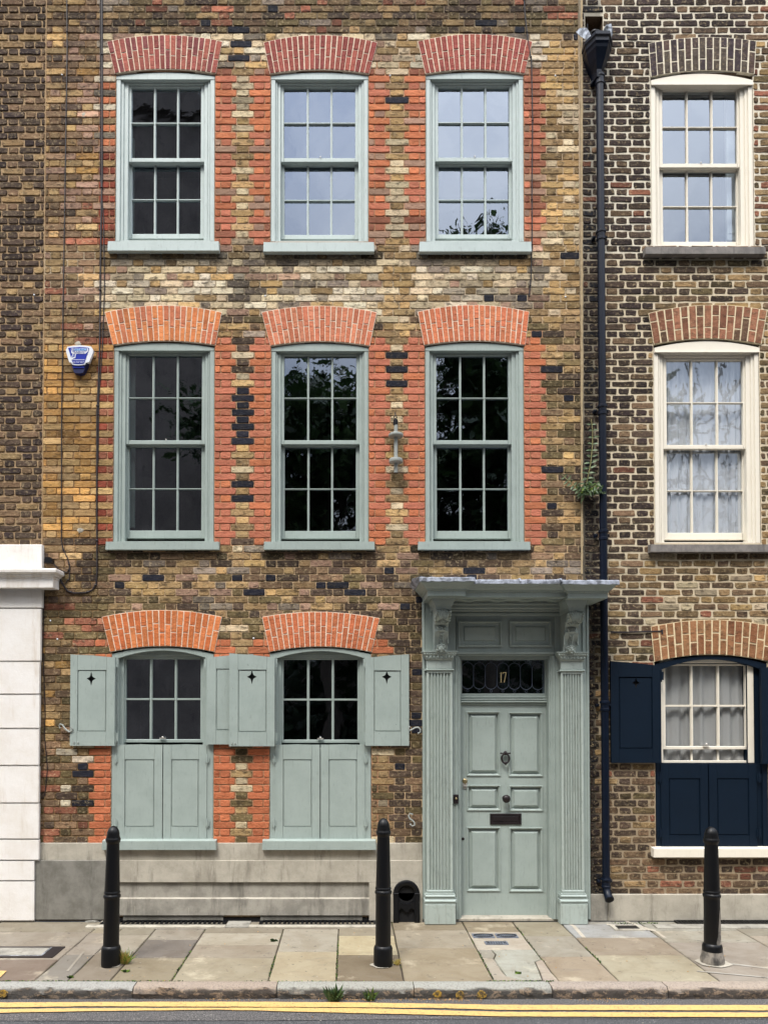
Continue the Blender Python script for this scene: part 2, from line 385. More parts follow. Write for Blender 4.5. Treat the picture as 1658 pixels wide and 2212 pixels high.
def soot(u, v):
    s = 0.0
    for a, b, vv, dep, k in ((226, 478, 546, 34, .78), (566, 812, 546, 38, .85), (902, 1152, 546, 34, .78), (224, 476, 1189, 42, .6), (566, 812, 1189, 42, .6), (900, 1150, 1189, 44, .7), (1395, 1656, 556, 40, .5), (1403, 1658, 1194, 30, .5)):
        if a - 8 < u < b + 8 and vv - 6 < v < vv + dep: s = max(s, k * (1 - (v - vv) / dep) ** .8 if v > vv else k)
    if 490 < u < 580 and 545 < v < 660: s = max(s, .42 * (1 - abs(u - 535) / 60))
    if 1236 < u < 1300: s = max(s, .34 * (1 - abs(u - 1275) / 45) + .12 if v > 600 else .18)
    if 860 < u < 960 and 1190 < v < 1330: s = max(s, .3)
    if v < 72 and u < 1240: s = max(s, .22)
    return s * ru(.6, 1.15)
def mid_col(u, v, sty, side):
    "colour and mottle of one brick of the middle house"
    if side:                       # rubbed red dressings
        if v < 690:
            if u < 260: c = jit(PAL['O'] if v > 180 else PAL['P'], .1) if v < 330 else jit(PAL['M'], .15)
            else:
                c = jit(PAL[pick('OOOSSP')], .09)
                if v < 170 or v > 470: c = jit(PAL[pick('SPRR')], .1)
                if u > 1120 : c = jit(PAL[pick('SRRP')], .12)
        elif v < 1240:
            c = jit(PAL['M'], .12) if u < 260 else jit(PAL[pick('SSO')], .06)
            if u < 260 and rnd() < .3: c = jit(PAL['R'], .1)
        else: c = jit(tuple((a + b) / 2 for a, b in zip(PAL['O'], (192, 110, 76))), .08)
        return c, .22
    # stocks
    m = .9
    if u < 226:
        if v < 110: s = 'BLYBDP'
        elif v < 520: s = 'BLPYBDBL' if u < 170 else 'PRLBPQLB'
        elif v < 740: s = 'BRPLLB'
        elif v < 1165: s = 'QQYQLY'; m = .55
        elif v < 1310: s = 'BTDLBTD'
        elif v < 1390: s = 'RTTLR'
        elif v < 1600: s = 'TBQLL'
        else: s = 'CDTBWLDK' if 110 < u < 205 and v < 1745 else 'TBDBR'
    elif v < 80: s = 'BDLTBDLTGLR' if rnd() < .93 else 'RS'
    elif 500 < u < 546 and (v < 545 or 685 < v < 1188 or v > 1320): s = ('YCYCL' if v < 545 else 'LCLDY') if v < 1300 else 'LTLC'
    elif 835 < u < 885 and v < 1190: s = 'YCYCLC' if v < 545 else 'LYCLL'
    elif u > 1166 and v < 700: s = 'YCYLCYLY' if v > 90 else 'LBDB'
    elif u > 1166 and v < 1180: s = 'LBTLBDYT' if u < 1235 else 'BTLD'
    elif v < 690: s = 'CCWGLPYCWG'
    elif v < 1330: s = 'BDLGLPYDBTL'
    elif u > 830 and u < 920: s = 'DDBDT'
    else: s = 'LTLCB'
    c = jit(PAL[pick(s)], .16); k = patch(u, v); k = min(k, 236 / max(c)); return tuple(x * k for x in c), m
def patch(u, v):
    'large weathered patches'
    p = Vector((u / 110, v / 80, 3.1)); return 1 + .30 * mnoise.noise(p) + .22 * mnoise.noise(p * 2.7)
def right_col(u, v, sty, side):
    if u < 1400: s = 'VVVDVDB' if v < 600 else ('VDVDB' if v < 1180 else ('DBLD' if v < 1330 else 'BDTLD'))
    else:
        s = 'VDVB' if v < 90 else ('BLYBRLTL' if v < 520 and u > 1620 else ('VDBT' if v < 300 else ('DBTBL' if v < 650 else ('LYTLB' if v < 1190 else ('YLCLBB' if v < 1350 else 'BDBR')))))
    if u < 1300: s = 'VVDK'
    if rnd() < .02: s = 'R'
    c = jit(PAL[pick(s)], .15); k = patch(u, v) * .86; return tuple(x * k for x in c), .75 if v < 1100 else .9
def left_col(u, v, sty, side):
    return jit(PAL[pick('DVDBDLVB' if v > 60 else 'BDB')], .12), .8
def mid_mortar(u, v):
    if v < 80: c = (150, 132, 106)
    elif v < 690: c = (206, 182, 150)
    elif v < 1190: c = (200, 172, 132)
    else: c = (200, 172, 134)
    if u < 230: c = (150, 116, 80) if v < 1200 else (138, 110, 72)
    if v > 545 and v < 665: c = (196, 178, 148)
    for ky in ('a1', 'a2', 'a3', 'b1', 'b2', 'b3', 'c1', 'c2'):
        w0, w1, _, vt, vb = WIN[ky]
        if w0 - 46 < u < w1 + 46 and vt - 30 < v < vb + 20 and u > 222 : c = (186, 140, 106)
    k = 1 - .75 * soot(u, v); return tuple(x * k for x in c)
def right_mortar(u, v):
    c = (224, 215, 194) if v < 560 else ((214, 199, 170) if v < 1200 else (210, 193, 162))
    if v > 1600: c = (160, 142, 116)
    if u < 1300: c = tuple(x * (.8 if v < 900 else .5) for x in c)
    elif u > 1300 and 1200 < v < 1440 and u < 1420: c = (200, 186, 158)
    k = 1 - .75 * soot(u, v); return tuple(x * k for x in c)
def left_mortar(u, v): return (180, 152, 116)

def brick(mb, x0, x1, z0, z1, y, col, mot, rough=.003):
    dx, dz = x1 - x0, z1 - z0
    if dx < .012 or dz < .01: return
    c = min(.008, dx * .2, dz * .2)
    j = lambda a: a + ru(-rough, rough)
    ring = [(x0 + c, z0), (x0 + dx * .5, z0 + ru(-rough, rough) * .7), (x1 - c, z0), (x1, z0 + c), (x1, z1 - c), (x1 - c, z1), (x0 + dx * .5, z1 + ru(-rough, rough) * .7), (x0 + c, z1), (x0, z1 - c), (x0, z0 + c)]
    ring = [(j(a), j(b)) for a, b in ring]; cx, cz = (x0 + x1) / 2, (z0 + z1) / 2
    n = len(ring); b = len(mb.v); e = .0035
    y = y - ru(0, .0035); tx, tz = ru(-.003, .003), ru(-.003, .003)
    for a, d in ring:
        mb.v.append((a + (e if a < cx else -e), y + tx * (a - cx) / dx + tz * (d - cz) / dz, d + (e if d < cz else -e)))
    for a, d in ring: mb.v.append((a, y + .004, d))
    for a, d in ring: mb.v.append((a, .012, d))
    k = mb.mi('brick')
    mb.f.append(tuple(range(b, b + n))); mb.m.append(k); mb.sm.append(False)
    for r in range(2):
        for i in range(n):
            q = (i + 1) % n; mb.f.append((b + (r + 1) * n + i, b + (r + 1) * n + q, b + r * n + q, b + r * n + i)); mb.m.append(k); mb.sm.append(False)
    a = rnd(); cc = (*lin(col), a); mb.cols.extend([cc] * (3 * n)); mb.mots.extend([mot] * (3 * n))

def lay(mb, xa, xb, za, zb, openings, colf, jh, jv, quoins, parity0=0, rough=.003, ybase=-.0065, xoff=0.0, stretch=.222, head=.106):
    nrow = int((zb - za) / COURSE) + 1
    for r in range(nrow):
        z0 = za + r * COURSE; z1 = z0 + COURSE
        zc = (z0 + z1) / 2; par = (r + parity0) % 2
        bl = []
        for (x0, x1, h0, h1, hc) in openings:
            top = max(h1, hc) + .03 if hc else h1 + .0
            if z1 - .015 > h0 and z0 + .02 < top: bl.append((x0, x1))
        bl.sort(); free = []; x = xa
        for a, b in bl:
            if a > x: free.append((x, a, x > xa, True))
            x = max(x, b)
        if x < xb: free.append((x, xb, x > xa, False))
        wob = ru(-.0015, .0015)
        for (a, b, lo, ro) in free:
            segs = []      # (x0,x1,quoin flag)
            w = b - a
            if lo and ro and w < .8 and quoins:
                s1 = .215 if par == 0 else .165
                if w < 2 * s1: segs = [(a, b, 1)]
                elif par == 0: segs = [(a, a + s1, 1), (a + s1, b - s1, 0), (b - s1, b, 1)]
                else: segs = [(a, a + .060, 1), (a + .060, a + s1, 1), (a + s1, b - s1, 0), (b - s1, b - .060, 1), (b - .060, b, 1)]
                if w > .62 and par == 1 and False: pass
            else:
                def run(x, end, dirn, first, isq):
                    res = []; k = first; i = 0
                    while (end - x) * dirn > .004:
                        if first == 1 and i == 0: wd_ = .060
                        elif first == 1 and i == 1: wd_ = head; k = 0
                        else:
                            wd_ = stretch if k == 0 else head; k = 1 - k
                        nx = x + dirn * wd_ * (1 + ru(-.02, .02))
                        if (end - nx) * dirn < .03: nx = end
                        q = 1 if (isq and abs(nx - x0_) < .25) else 0
                        res.append((min(x, nx), max(x, nx), q)); x = nx; i += 1
                    return res
                if lo and not ro: x0_ = a; segs = run(a, b, 1, par, quoins)
                elif ro and not lo: x0_ = b; segs = run(b, a, -1, par, quoins)
                elif lo and ro: x0_ = a; segs = run(a, b, 1, par, False)
                else: x0_ = a - 9; segs = run(a - (xoff if par else 0) , b, 1, par, False)
            for (p, q, flag) in segs:
                p2 = max(p, a); 
                u, v = Q((p2 + q) / 2, zc)
                if quoins and flag:
                    if v < 96 or 556 < v < 676 or 1195 < v < 1325: flag = 0
                    if p2 < P(205, v)[0] and v < 1600: flag = 0
                    if v > 1600 and u < 195: flag = 0
                col, mot = colf(u, v, p, flag)
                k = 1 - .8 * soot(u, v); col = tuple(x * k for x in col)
                if quoins and not flag:
                    for (bu, bv) in BLACK:
                        if abs(bu - u) < 15 and abs(bv - v) < 8.5: col = jit(PAL['K'], .1); mot = .15
                brick(mb, p2 + jv / 2 + ru(-.0015, .0015), q - jv / 2 + ru(-.0015, .0015), z0 + jh / 2 + wob, z1 - jh / 2 + wob, ybase, col, mot, rough)

def backing(mb, xa, xb, za, zb, openings, mcol, y=0.0, thick=.24):
    hs = [(o[0], o[1], o[2], max(o[3], o[4])) for o in openings]
    xs = {xa, xb}; zs = {za, zb}
    for h in hs: xs.update(h[:2]); zs.update(h[2:])
    n = int((xb - xa) / .1); xs.update(xa + (xb - xa) * i / n for i in range(n)); n = int((zb - za) / .1); zs.update(za + (zb - za) * i / n for i in range(n))
    xs = sorted(x for x in xs if xa <= x <= xb); zs = sorted(z for z in zs if za <= z <= zb)
    b = len(mb.v); nx = len(xs); k = mb.mi('mortar')
    for z in zs:
        for x in xs:
            mb.v.append((x, y, z)); u, v = Q(x, z); mb.cols.append((*lin(mcol(u, v)), 1)); mb.mots.append(0)
    ins = lambda cx, cz: any(h[0] < cx < h[1] and h[2] < cz < h[3] for h in hs)
    for j in range(len(zs) - 1):
        for i in range(nx - 1):
            if not ins((xs[i] + xs[i + 1]) / 2, (zs[j] + zs[j + 1]) / 2):
                a = b + j * nx + i; mb.f.append((a, a + 1, a + 1 + nx, a + nx)); mb.m.append(k); mb.sm.append(False)
    b2 = len(mb.v); mb.plate(xa + .002, xb - .002, za, zb, y + .004, thick, hs, 'mortar')
    n = len(mb.v) - b2; mb.cols.extend([(*lin((120, 100, 80)), 1)] * n); mb.mots.extend([0] * n)

def arch_mesh(k, parent, cols, mort, jw=.0098, name='brick_arch', **pr):
    ul, vl, vc, ur, vr, il, iv, ic, ir, iv2, n = ARCH[k]
    mb = MB(); mb.cols = []; mb.mots = []
    def pt(s, t):    # s 0..1 along, t 0 intrados .. 1 extrados
        bow = 1 - (2 * s - 1) ** 2
        u0, v0 = il + (ir - il) * s, iv + (iv2 - iv) * s - (((iv + iv2) / 2) - ic) * bow
        u1, v1 = ul + (ur - ul) * s, vl + (vr - vl) * s - (((vl + vr) / 2) - vc) * bow
        return P(u0 + (u1 - u0) * t, v0 + (v1 - v0) * t)
    N = 24; km = mb.mi('mortar'); b = len(mb.v)
    for i in range(N + 1):
        for t in (0, 1):
            x, z = pt(i / N, t)
            for y in (-.0125, .02): mb.v.append((x, y, z)); mb.cols.append((*lin(mort), 1)); mb.mots.append(0)
    for i in range(N):
        a = b + 4 * i; c = a + 4
        for f in ((a, c, c + 2, a + 2), (a, a + 1, c + 1, c), (a + 2, c + 2, c + 3, a + 3)): mb.f.append(f); mb.m.append(km); mb.sm.append(False)
    kb = mb.mi('brick'); wpx = (jw * 221 / 2) / ((ir - il + ur - ul) / 2)
    for i in range(n):
        s0, s1 = i / n + wpx * ru(.7, 1.3), (i + 1) / n - wpx * ru(.7, 1.3)
        m = (.40 if i % 2 else .60) + ru(-.04, .04)
        if k == 'r1' or k == 'r2': m = (.33 if i % 2 else .67) + ru(-.03, .03)
        jt = jw / .33
        for t0, t1 in ((.01, m - jt * .5), (m + jt * .5, .985)):
            if t1 - t0 < .1: continue
            q = [pt(s0, t0), pt(s1, t0), pt(s1, t1), pt(s0, t1)]
            q = [(a + ru(-.001, .001), c + ru(-.0015, .0015)) for a, c in q]
            cx = sum(a for a, c in q) / 4; cz = sum(c for a, c in q) / 4
            b = len(mb.v); y = -.0155 - ru(0, .002)
            for a, c in q: mb.v.append((a + (cx - a) * .04, y, c + (cz - c) * .02))
            for a, c in q: mb.v.append((a, y + .003, c))
            for a, c in q: mb.v.append((a, .02, c))
            for f in ((0, 1, 2, 3), (4, 5, 1, 0), (5, 6, 2, 1), (6, 7, 3, 2), (7, 4, 0, 3), (8, 9, 5, 4), (9, 10, 6, 5), (10, 11, 7, 6), (11, 8, 4, 7)):
                mb.f.append(tuple(b + g for g in f)); mb.m.append(kb); mb.sm.append(False)
            al = rnd(); mb.cols.extend([(*lin(jit(random.choice(cols), .07)), al)] * 12); mb.mots.extend([.2 if k[0] != 'r' else .55] * 12)
    return mb.build(name, parent, **pr)

# ---- the three houses
house = thing('brick_house', (P(680, 1700)[0], 0, 0), 'brick terraced house with sage green windows, shutters and pilastered front door', 'house')
rhouse = thing('brick_house', (3.9, 0, 0), 'dark brick terraced house with cream sash windows and navy shutters right of the drainpipe', 'house')
lhouse = thing('stucco_house', (-4.2, 0, 0), 'dark brick terraced house above a white stucco ground floor at the left edge', 'house')

mb = MB(); mb.cols = []; mb.mots = []
ops = [HOLES[k] for k in ('a1', 'a2', 'a3', 'b1', 'b2', 'b3', 'c1', 'c2')] + [DOORH]
zpl = P(500, 1820)[1]
z_align = P(500, 545)[1]; za = z_align - COURSE * int((z_align - zpl + .02) / COURSE + .5)
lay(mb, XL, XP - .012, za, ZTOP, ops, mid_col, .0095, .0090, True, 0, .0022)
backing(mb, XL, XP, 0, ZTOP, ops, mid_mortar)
wall = mb.build('wall', house)

mb = MB(); mb.cols = []; mb.mots = []
ops = [HOLES[k] for k in ('r1', 'r2', 'r3')]
# hidden pocket above the hopper head
PK = (P(1263, 45)[0], P(1301, 45)[0], P(1280, 80)[1], P(1280, 35)[1], 0)
ops2 = ops + [PK]
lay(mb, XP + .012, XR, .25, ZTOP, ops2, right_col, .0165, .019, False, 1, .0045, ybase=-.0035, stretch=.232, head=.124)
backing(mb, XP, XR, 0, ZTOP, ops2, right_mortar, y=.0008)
mb.box(PK[0] - .02, PK[1] + .02, .25, .26, PK[2] - .02, PK[3] + .02, 'darkhole'); n = len(mb.v) - len(mb.cols); mb.cols.extend([(0, 0, 0, 1)] * n); mb.mots.extend([0] * n)
rwall = mb.build('wall', rhouse)

mb = MB(); mb.cols = []; mb.mots = []
lay(mb, XLL, XL - .004, P(50, 1180)[1], ZTOP, [], left_col, .015, .015, False, 0, .0035, ybase=-.008)
backing(mb, XLL, XL, 0, ZTOP, [], left_mortar, y=.0004)
mb.build('wall', lhouse)

# arches
A1 = [(166, 94, 84), (156, 84, 76), (176, 102, 88), (142, 80, 78)]; A2 = [(224, 140, 88), (214, 130, 82), (228, 147, 94), (206, 124, 90)]
A2b = [(216, 136, 104), (208, 126, 94), (220, 142, 110)]; A3 = [(212, 122, 72), (204, 114, 68), (216, 130, 80)]
WM = (240, 218, 194)
arch_mesh('a1', house, A1, WM, label='red rubbed brick arch with pale joints'); arch_mesh('a2', house, [(158, 86, 76), (148, 78, 72), (166, 92, 80)], WM); arch_mesh('a3', house, [(166, 92, 80), (158, 84, 76)], WM)
arch_mesh('b1', house, A2, WM); arch_mesh('b2', house, A2b, WM); arch_mesh('b3', house, [(218, 132, 94), (208, 122, 88)], WM)
arch_mesh('c1', house, A3, WM); arch_mesh('c2', house, [(210, 124, 84), (202, 116, 78)], WM)
arch_mesh('r1', rhouse, [(78, 66, 64), (92, 74, 68), (70, 60, 64), (86, 76, 68)], (238, 228, 204), .014)
arch_mesh('r2', rhouse, [(160, 110, 84), (140, 94, 72), (168, 116, 88), (104, 80, 62)], (230, 212, 176), .014)
arch_mesh('r3', rhouse, [(154, 108, 74), (140, 94, 64), (164, 118, 82)], (232, 212, 172), .014)

# mortar fillet on the party line
mb = MB(); mb.cols = []; mb.mots = []
x, z = P(1253, 0)
pts = [(P(1254.5, v)[0] + ru(-.003, .003) + (v / 1300) * .004, v) for v in range(-60, 1250, 20)]
for (xa_, va), (xb_, vb) in zip(pts, pts[1:]):
    za_, zb_ = P(1254, vb)[1], P(1254, va)[1]; w = ru(.008, .013)
    mb.prism([(xb_ - w, za_), (xb_ + w, za_), (xa_ + w, zb_), (xa_ - w, zb_)], -.012, .0, 'mortar')
mb.cols = [(*lin((176, 156, 122)), 1)] * len(mb.v); mb.mots = [0] * len(mb.v)
mb.build('mortar_fillet', house)

# rooms behind the windows
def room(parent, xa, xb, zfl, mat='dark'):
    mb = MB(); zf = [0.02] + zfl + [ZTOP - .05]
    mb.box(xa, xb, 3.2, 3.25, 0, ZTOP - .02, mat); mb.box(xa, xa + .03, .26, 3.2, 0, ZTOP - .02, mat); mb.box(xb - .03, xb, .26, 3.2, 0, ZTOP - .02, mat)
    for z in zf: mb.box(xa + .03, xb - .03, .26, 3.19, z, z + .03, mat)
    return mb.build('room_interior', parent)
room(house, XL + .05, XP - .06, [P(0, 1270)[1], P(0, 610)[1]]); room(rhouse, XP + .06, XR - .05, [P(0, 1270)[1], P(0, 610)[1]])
mb = MB(); mb.box(XLL, XR, .3, .34, ZTOP, ZTOP + .05, 'stone_sill')
# ---------------------------------------------------------------- sash windows
def curve_head(mb, u0, u1, vs, vc, vb, d, back, mat, n=14, inner=None):
    "piece under the arch: curved top, straight (or curved) underside"
    top = [P(u0 + (u1 - u0) * i / n, vs - (vs - vc) * (1 - (2 * i / n - 1) ** 2), d) for i in range(n + 1)]
    if inner is None: bot = [P(u0, vb, d), P(u1, vb, d)]
    else:
        a, b, ivs, ivc = inner
        bot = [P(a + (b - a) * i / n, ivs - (ivs - ivc) * (1 - (2 * i / n - 1) ** 2), d) for i in range(n + 1)]
        for i in range(n):
            mb.prism([bot[i], bot[i + 1], top[i + 1], top[i]], -d, -back, mat)
        return
    mb.prism(bot + top[::-1], -d, -back, mat)

def sash(parent, name, u0, u1, v0, v1, rails, cols, rows, d, mat, bar_v=4.7, bar_h=2.8, glass='glass', horn=False, jitter=0):
    "u0..v1 outer pixel rectangle; rails = (stile, top, bottom) widths in px; cols, rows pane counts"
    mb = MB(); st, rt, rb = rails; th = .038
    mb.bp(u0, v0, u0 + st, v1, d, mat, d - th, .004); mb.bp(u1 - st, v0, u1, v1, d, mat, d - th, .004)
    mb.bp(u0 + st, v0, u1 - st, v0 + rt, d - .001, mat, d - th, .004); mb.bp(u0 + st, v1 - rb, u1 - st, v1, d - .001, mat, d - th, .004)
    gu0, gu1, gv0, gv1 = u0 + st, u1 - st, v0 + rt, v1 - rb
    x0, x1, z0, z1 = RX(gu0, gv0, gu1, gv1, d)
    y = -d + .006
    for i in range(1, cols):
        x = x0 + (x1 - x0) * i / cols; w = bar_v / 221 / 2
        mb.prism([(x - w, z0), (x + w, z0), (x + w, z1), (x - w, z1)], y + .008, y + .03, mat); mb.box(x - w * .45, x + w * .45, y, y + .012, z0, z1, mat)
    for j in range(1, rows):
        z = z0 + (z1 - z0) * j / rows; w = bar_h / 221 / 2
        for i in range(cols):
            a = x0 + (x1 - x0) * i / cols + (bar_v / 442 if i else 0); b = x0 + (x1 - x0) * (i + 1) / cols - (bar_v / 442 if i < cols - 1 else 0)
            mb.box(a, b, y + .006, y + .03, z - w * 1.0, z + w * 1.0, mat); mb.box(a, b, y - .001, y + .007, z - w * .6, z + w * .6, mat)
    o = mb.build(name, parent)
    g = MB(); yg = y + .020
    for i in range(cols):
        for j in range(rows):
            a, b = x0 + (x1 - x0) * i / cols - .002, x0 + (x1 - x0) * (i + 1) / cols + .002
            c, e = z0 + (z1 - z0) * j / rows - .002, z0 + (z1 - z0) * (j + 1) / rows + .002
            tx, tz = ru(-.0010, .0010) , ru(-.0010, .0010); nn = 6; vs = []; fs = []
            for q in range(nn + 1):
                for p in range(nn + 1):
                    s, t = p / nn, q / nn
                    wv = 0.00025 * math.sin(3.1 * s * 2 + i * 2 + j) * math.sin(2.7 * t * 2 + j * 3 + i)
                    vs.append((a + (b - a) * s, yg + tx * (s - .5) + tz * (t - .5) + wv, c + (e - c) * t))
            for q in range(nn):
                for p in range(nn): k = q * (nn + 1) + p; fs.append((k, k + 1, k + nn + 2, k + nn + 1))
            g.add(vs, fs, glass, True)
    g.build('pane', parent)
    return o
def sill_mb(su0, su1, sv0, sv1, d, mat, slope=.012):
    mb = MB(); x0, x1, z0, z1 = RX(su0, sv0, su1, sv1, d)
    vs = [(x0, -d, z0), (x1, -d, z0), (x1, -d, z1), (x0, -d, z1), (x0, .01, z0), (x1, .01, z0), (x1, .01, z1 + slope), (x0, .01, z1 + slope)]
    b = .004
    vs[2] = (x1 - b, -d, z1); vs[3] = (x0 + b, -d, z1)
    mb.add(vs, [(0, 1, 2, 3), (1, 5, 6, 2), (4, 0, 3, 7), (3, 2, 6, 7), (4, 5, 1, 0), (5, 4, 7, 6)], mat); return mb

def upper_window(k, parent, mat, smat, pu0, pu1, pv, sillpx, sd=.06, cream=False, label=None, reveal=None, glass='glass', knob=True):
    u0, u1, vs, vc, vb = WIN[k]; vs += 1.2; vc += 2.2; mb = MB()
    au0, au1 = pu0 - 8, pu1 + 8          # outside of the upper sash
    s0 = pv[0] - 8
    # step 1: outer band, step 2, step 3
    e1 = u0 + 10; f1 = u1 - 10; hv = vs + (10 if cream else 6)
    mb.bp(u0 + .5, vs, e1, vb, -.008, mat, -.12, .003); mb.bp(f1, vs, u1 - .5, vb, -.008, mat, -.12, .003)
    curve_head(mb, u0 + .5, u1 - .5, vs, vc, hv, -.004 if not cream else .0, -.12, mat)
    if cream: mb.bp(u0 + 1, hv - 3, u1 - 1, hv, .012, mat, .0, .003)
    e2 = (e1 + au0) / 2 - 1; f2 = (f1 + au1) / 2 + 1; h2 = hv + (s0 - hv) * .5
    for (a, b, c, e, dd) in ((e1, e2, hv, h2, -.024), (e2, au0 + 1, h2, s0 + 1, -.038)):
        fa, fb = (f2, f1) if a == e1 else (au1 - 1, f2)
        mb.bp(a, c, b, vb, dd, mat, -.12, .003); mb.bp(fa, c, fb, vb, dd, mat, -.12, .003)
        mb.bp(b, c, fa, e, dd - .001, mat, -.12, .003)
    mb.bp(e1, vb - 2, f1, vb, -.02, mat, -.12)
    w = mb.build('window', parent)
    if label: w['label'] = label
    a0, a1, m0, m1, b1 = pv      # upper glass top, upper glass bottom, lower glass top, lower glass bottom, bottom-rail bottom
    sash(w, 'upper_sash', au0, au1, a0 - 8, a1 + 9, (8, 8, 9), 3, 2, -.056, mat, glass=glass)
    # the lower sash slides behind the upper one: seen at its own depth
    sash(w, 'lower_sash', au0 + .5, au1 - .5, a1 + 3, b1, (8.5, m0 - a1 - 3, b1 - m1), 3, 2, -.100, mat, glass=glass)
    sill_mb(*sillpx, sd, smat).build('sill', w)
    if knob:
        kb = MB(); x, z = P((pu0 + pu1) / 2 + 2, a1 - 1, -.056); kb.blob((x, .052, z), (.007, .007, .008), 'chrome', 8, 6); kb.build('sash_fastener', w)
    if reveal:
        side, q0, q1, va, vb2, rm = reveal; rb = MB(); x0, x1, z0, z1 = RX(q0, va, q1, vb2, -.2)
        xa, xb = (x0, x1)
        rb.box(xa, xb, .19, .22, z0, z1, rm); rb.nested(xa + .01, xb - .01, z0 + .06, z1 - .06, [(0, -.19), (.008, -.183), (.012, -.187)], rm) if xb - xa > .1 else None
        rb.build('inner_shutter', w)
    return w
up = 'sage_skylit'
upper_window('a1', house, up, up, 284, 434, (189, 341, 356, 505, 516), (232.5, 473, 521, 541), .06, reveal=('l', 281, 290, 300, 500, 'sage'), knob=False)
upper_window('a2', house, up, up, 613, 767, (189, 341, 357, 507, 517), (568.5, 808, 523, 543), .06)
upper_window('a3', house, up, up, 946, 1099.5, (188, 340, 357, 506, 516), (905.5, 1147.5, 522, 543), .06)
upper_window('b1', house, 'sage', 'sage', 278, 436, (767, 951, 965, 1146, 1163), (228, 473, 1170, 1187), .055, reveal=('l', 276, 292, 770, 1140, 'sage'))
upper_window('b2', house, 'sage', 'sage', 613.5, 769.5, (768, 951, 965, 1147, 1164), (569.5, 809, 1170, 1187), .055, knob=False)
upper_window('b3', house, 'sage', 'sage', 942, 1097.5, (768, 951, 965, 1147, 1164), (902.5, 1145, 1170, 1187), .055, knob=False)
wr1 = upper_window('r1', rhouse, 'cream', 'stone_sill', 1430, 1591, (195, 353, 369, 522, 532), (1393, 1653, 533, 548), .07, cream=True, reveal=('r', 1567, 1590, 205, 520, 'white'))
wr2 = upper_window('r2', rhouse, 'cream', 'stone_sill', 1439, 1604, (778, 961, 969, 1151, 1166), (1404, 1668, 1176, 1192), .07, cream=True, glass='glass_hazy')

# ground floor windows: flush arched frame, deep set sash
def ground_window(k, parent, mat, smat, sashpx, inner, sillpx, vfr_b, sash_mat=None, gap=18, glass='glass'):
    u0, u1, vs, vc, vb = WIN[k]; iu0, iu1, ivs, ivc = inner; mb = MB(); sash_mat = sash_mat or mat
    mb.bp(u0 + .5, vs, iu0, vfr_b, -.004, mat, -.14, .003); mb.bp(iu1, vs, u1 - .5, vfr_b, -.004, mat, -.14, .003)
    curve_head(mb, u0 + .5, u1 - .5, vs + 1, vc + 2, None, -.003, -.14, mat, inner=(u0 + .5, u1 - .5, ivs + 6, ivc))
    su0, su1, sv0, sv1 = sashpx; b1 = su0 - 5; b2 = su1 + 5
    if su0 - iu0 > 3:
        mb.bp(iu0, ivs - 8, b1, vfr_b, -.05, mat, -.14, .003); mb.bp(b2, ivs - 8, iu1, vfr_b, -.05, mat, -.14, .003)
        mb.bp(b1, ivc - 6, b2, sv0 - 8, -.055, mat, -.14, .003)
        mb.bp(b1 + 1, sv0 - 9, b2 - 1, sv0 - 4, -.065, mat, -.14, .003)
        mb.bp(b1 - 3, sv1 + gap, b2 + 3, vfr_b, -.05, mat, -.14)
    w = mb.build('window', parent)
    sash(w, 'sash', su0 - 7, su1 + 7, sv0 - 7, sv1 + 7, (7, 7, 7), 3, 2, -.075, sash_mat, bar_v=5.5, bar_h=4.6, glass=glass)
    sill_mb(*sillpx, .075, smat).build('sill', w)
    kb = MB(); x, z = P((su0 + su1) / 2, sv1 - 1, -.075); kb.box(x - .03, x + .03, .05, .07, z, z + .012, 'chrome'); kb.blob((x, .055, z + .016), (.012, .01, .01), 'chrome', 8, 5); kb.build('sash_lift', w)
    return w
ground_window('c1', house, 'sage', 'sage', (272, 433, 1424, 1597), (255, 447, 1421, 1405), (220, 466.5, 1817, 1836), 1817)
ground_window('c2', house, 'sage', 'sage', (612, 772, 1425, 1598), (597, 787, 1421, 1406), (566, 812, 1817, 1836), 1817)
w3 = ground_window('r3', rhouse, 'navy', 'cream', (1436.5, 1609, 1438, 1612), (1428, 1645, 1446, 1424), (1411, 1672, 1834, 1852), 1834, 'cream', 36, 'glass_clear')
mb = MB()   # cream box frame and the raised lower rail of the right house's ground floor window
mb.bp(1425, 1428, 1431, 1648, -.043, 'cream', -.12, .003); mb.bp(1614, 1428, 1627, 1648, -.043, 'cream', -.12, .003); mb.bp(1431, 1424, 1614, 1432, -.043, 'cream', -.12, .003)
mb.bp(1431, 1643, 1614, 1649, -.08, 'cream', -.12, .003)
for u in (1491, 1548): mb.bp(u, 1618, u + 4, 1644, -.11, 'cream', -.13)
mb.build('box_frame', w3)

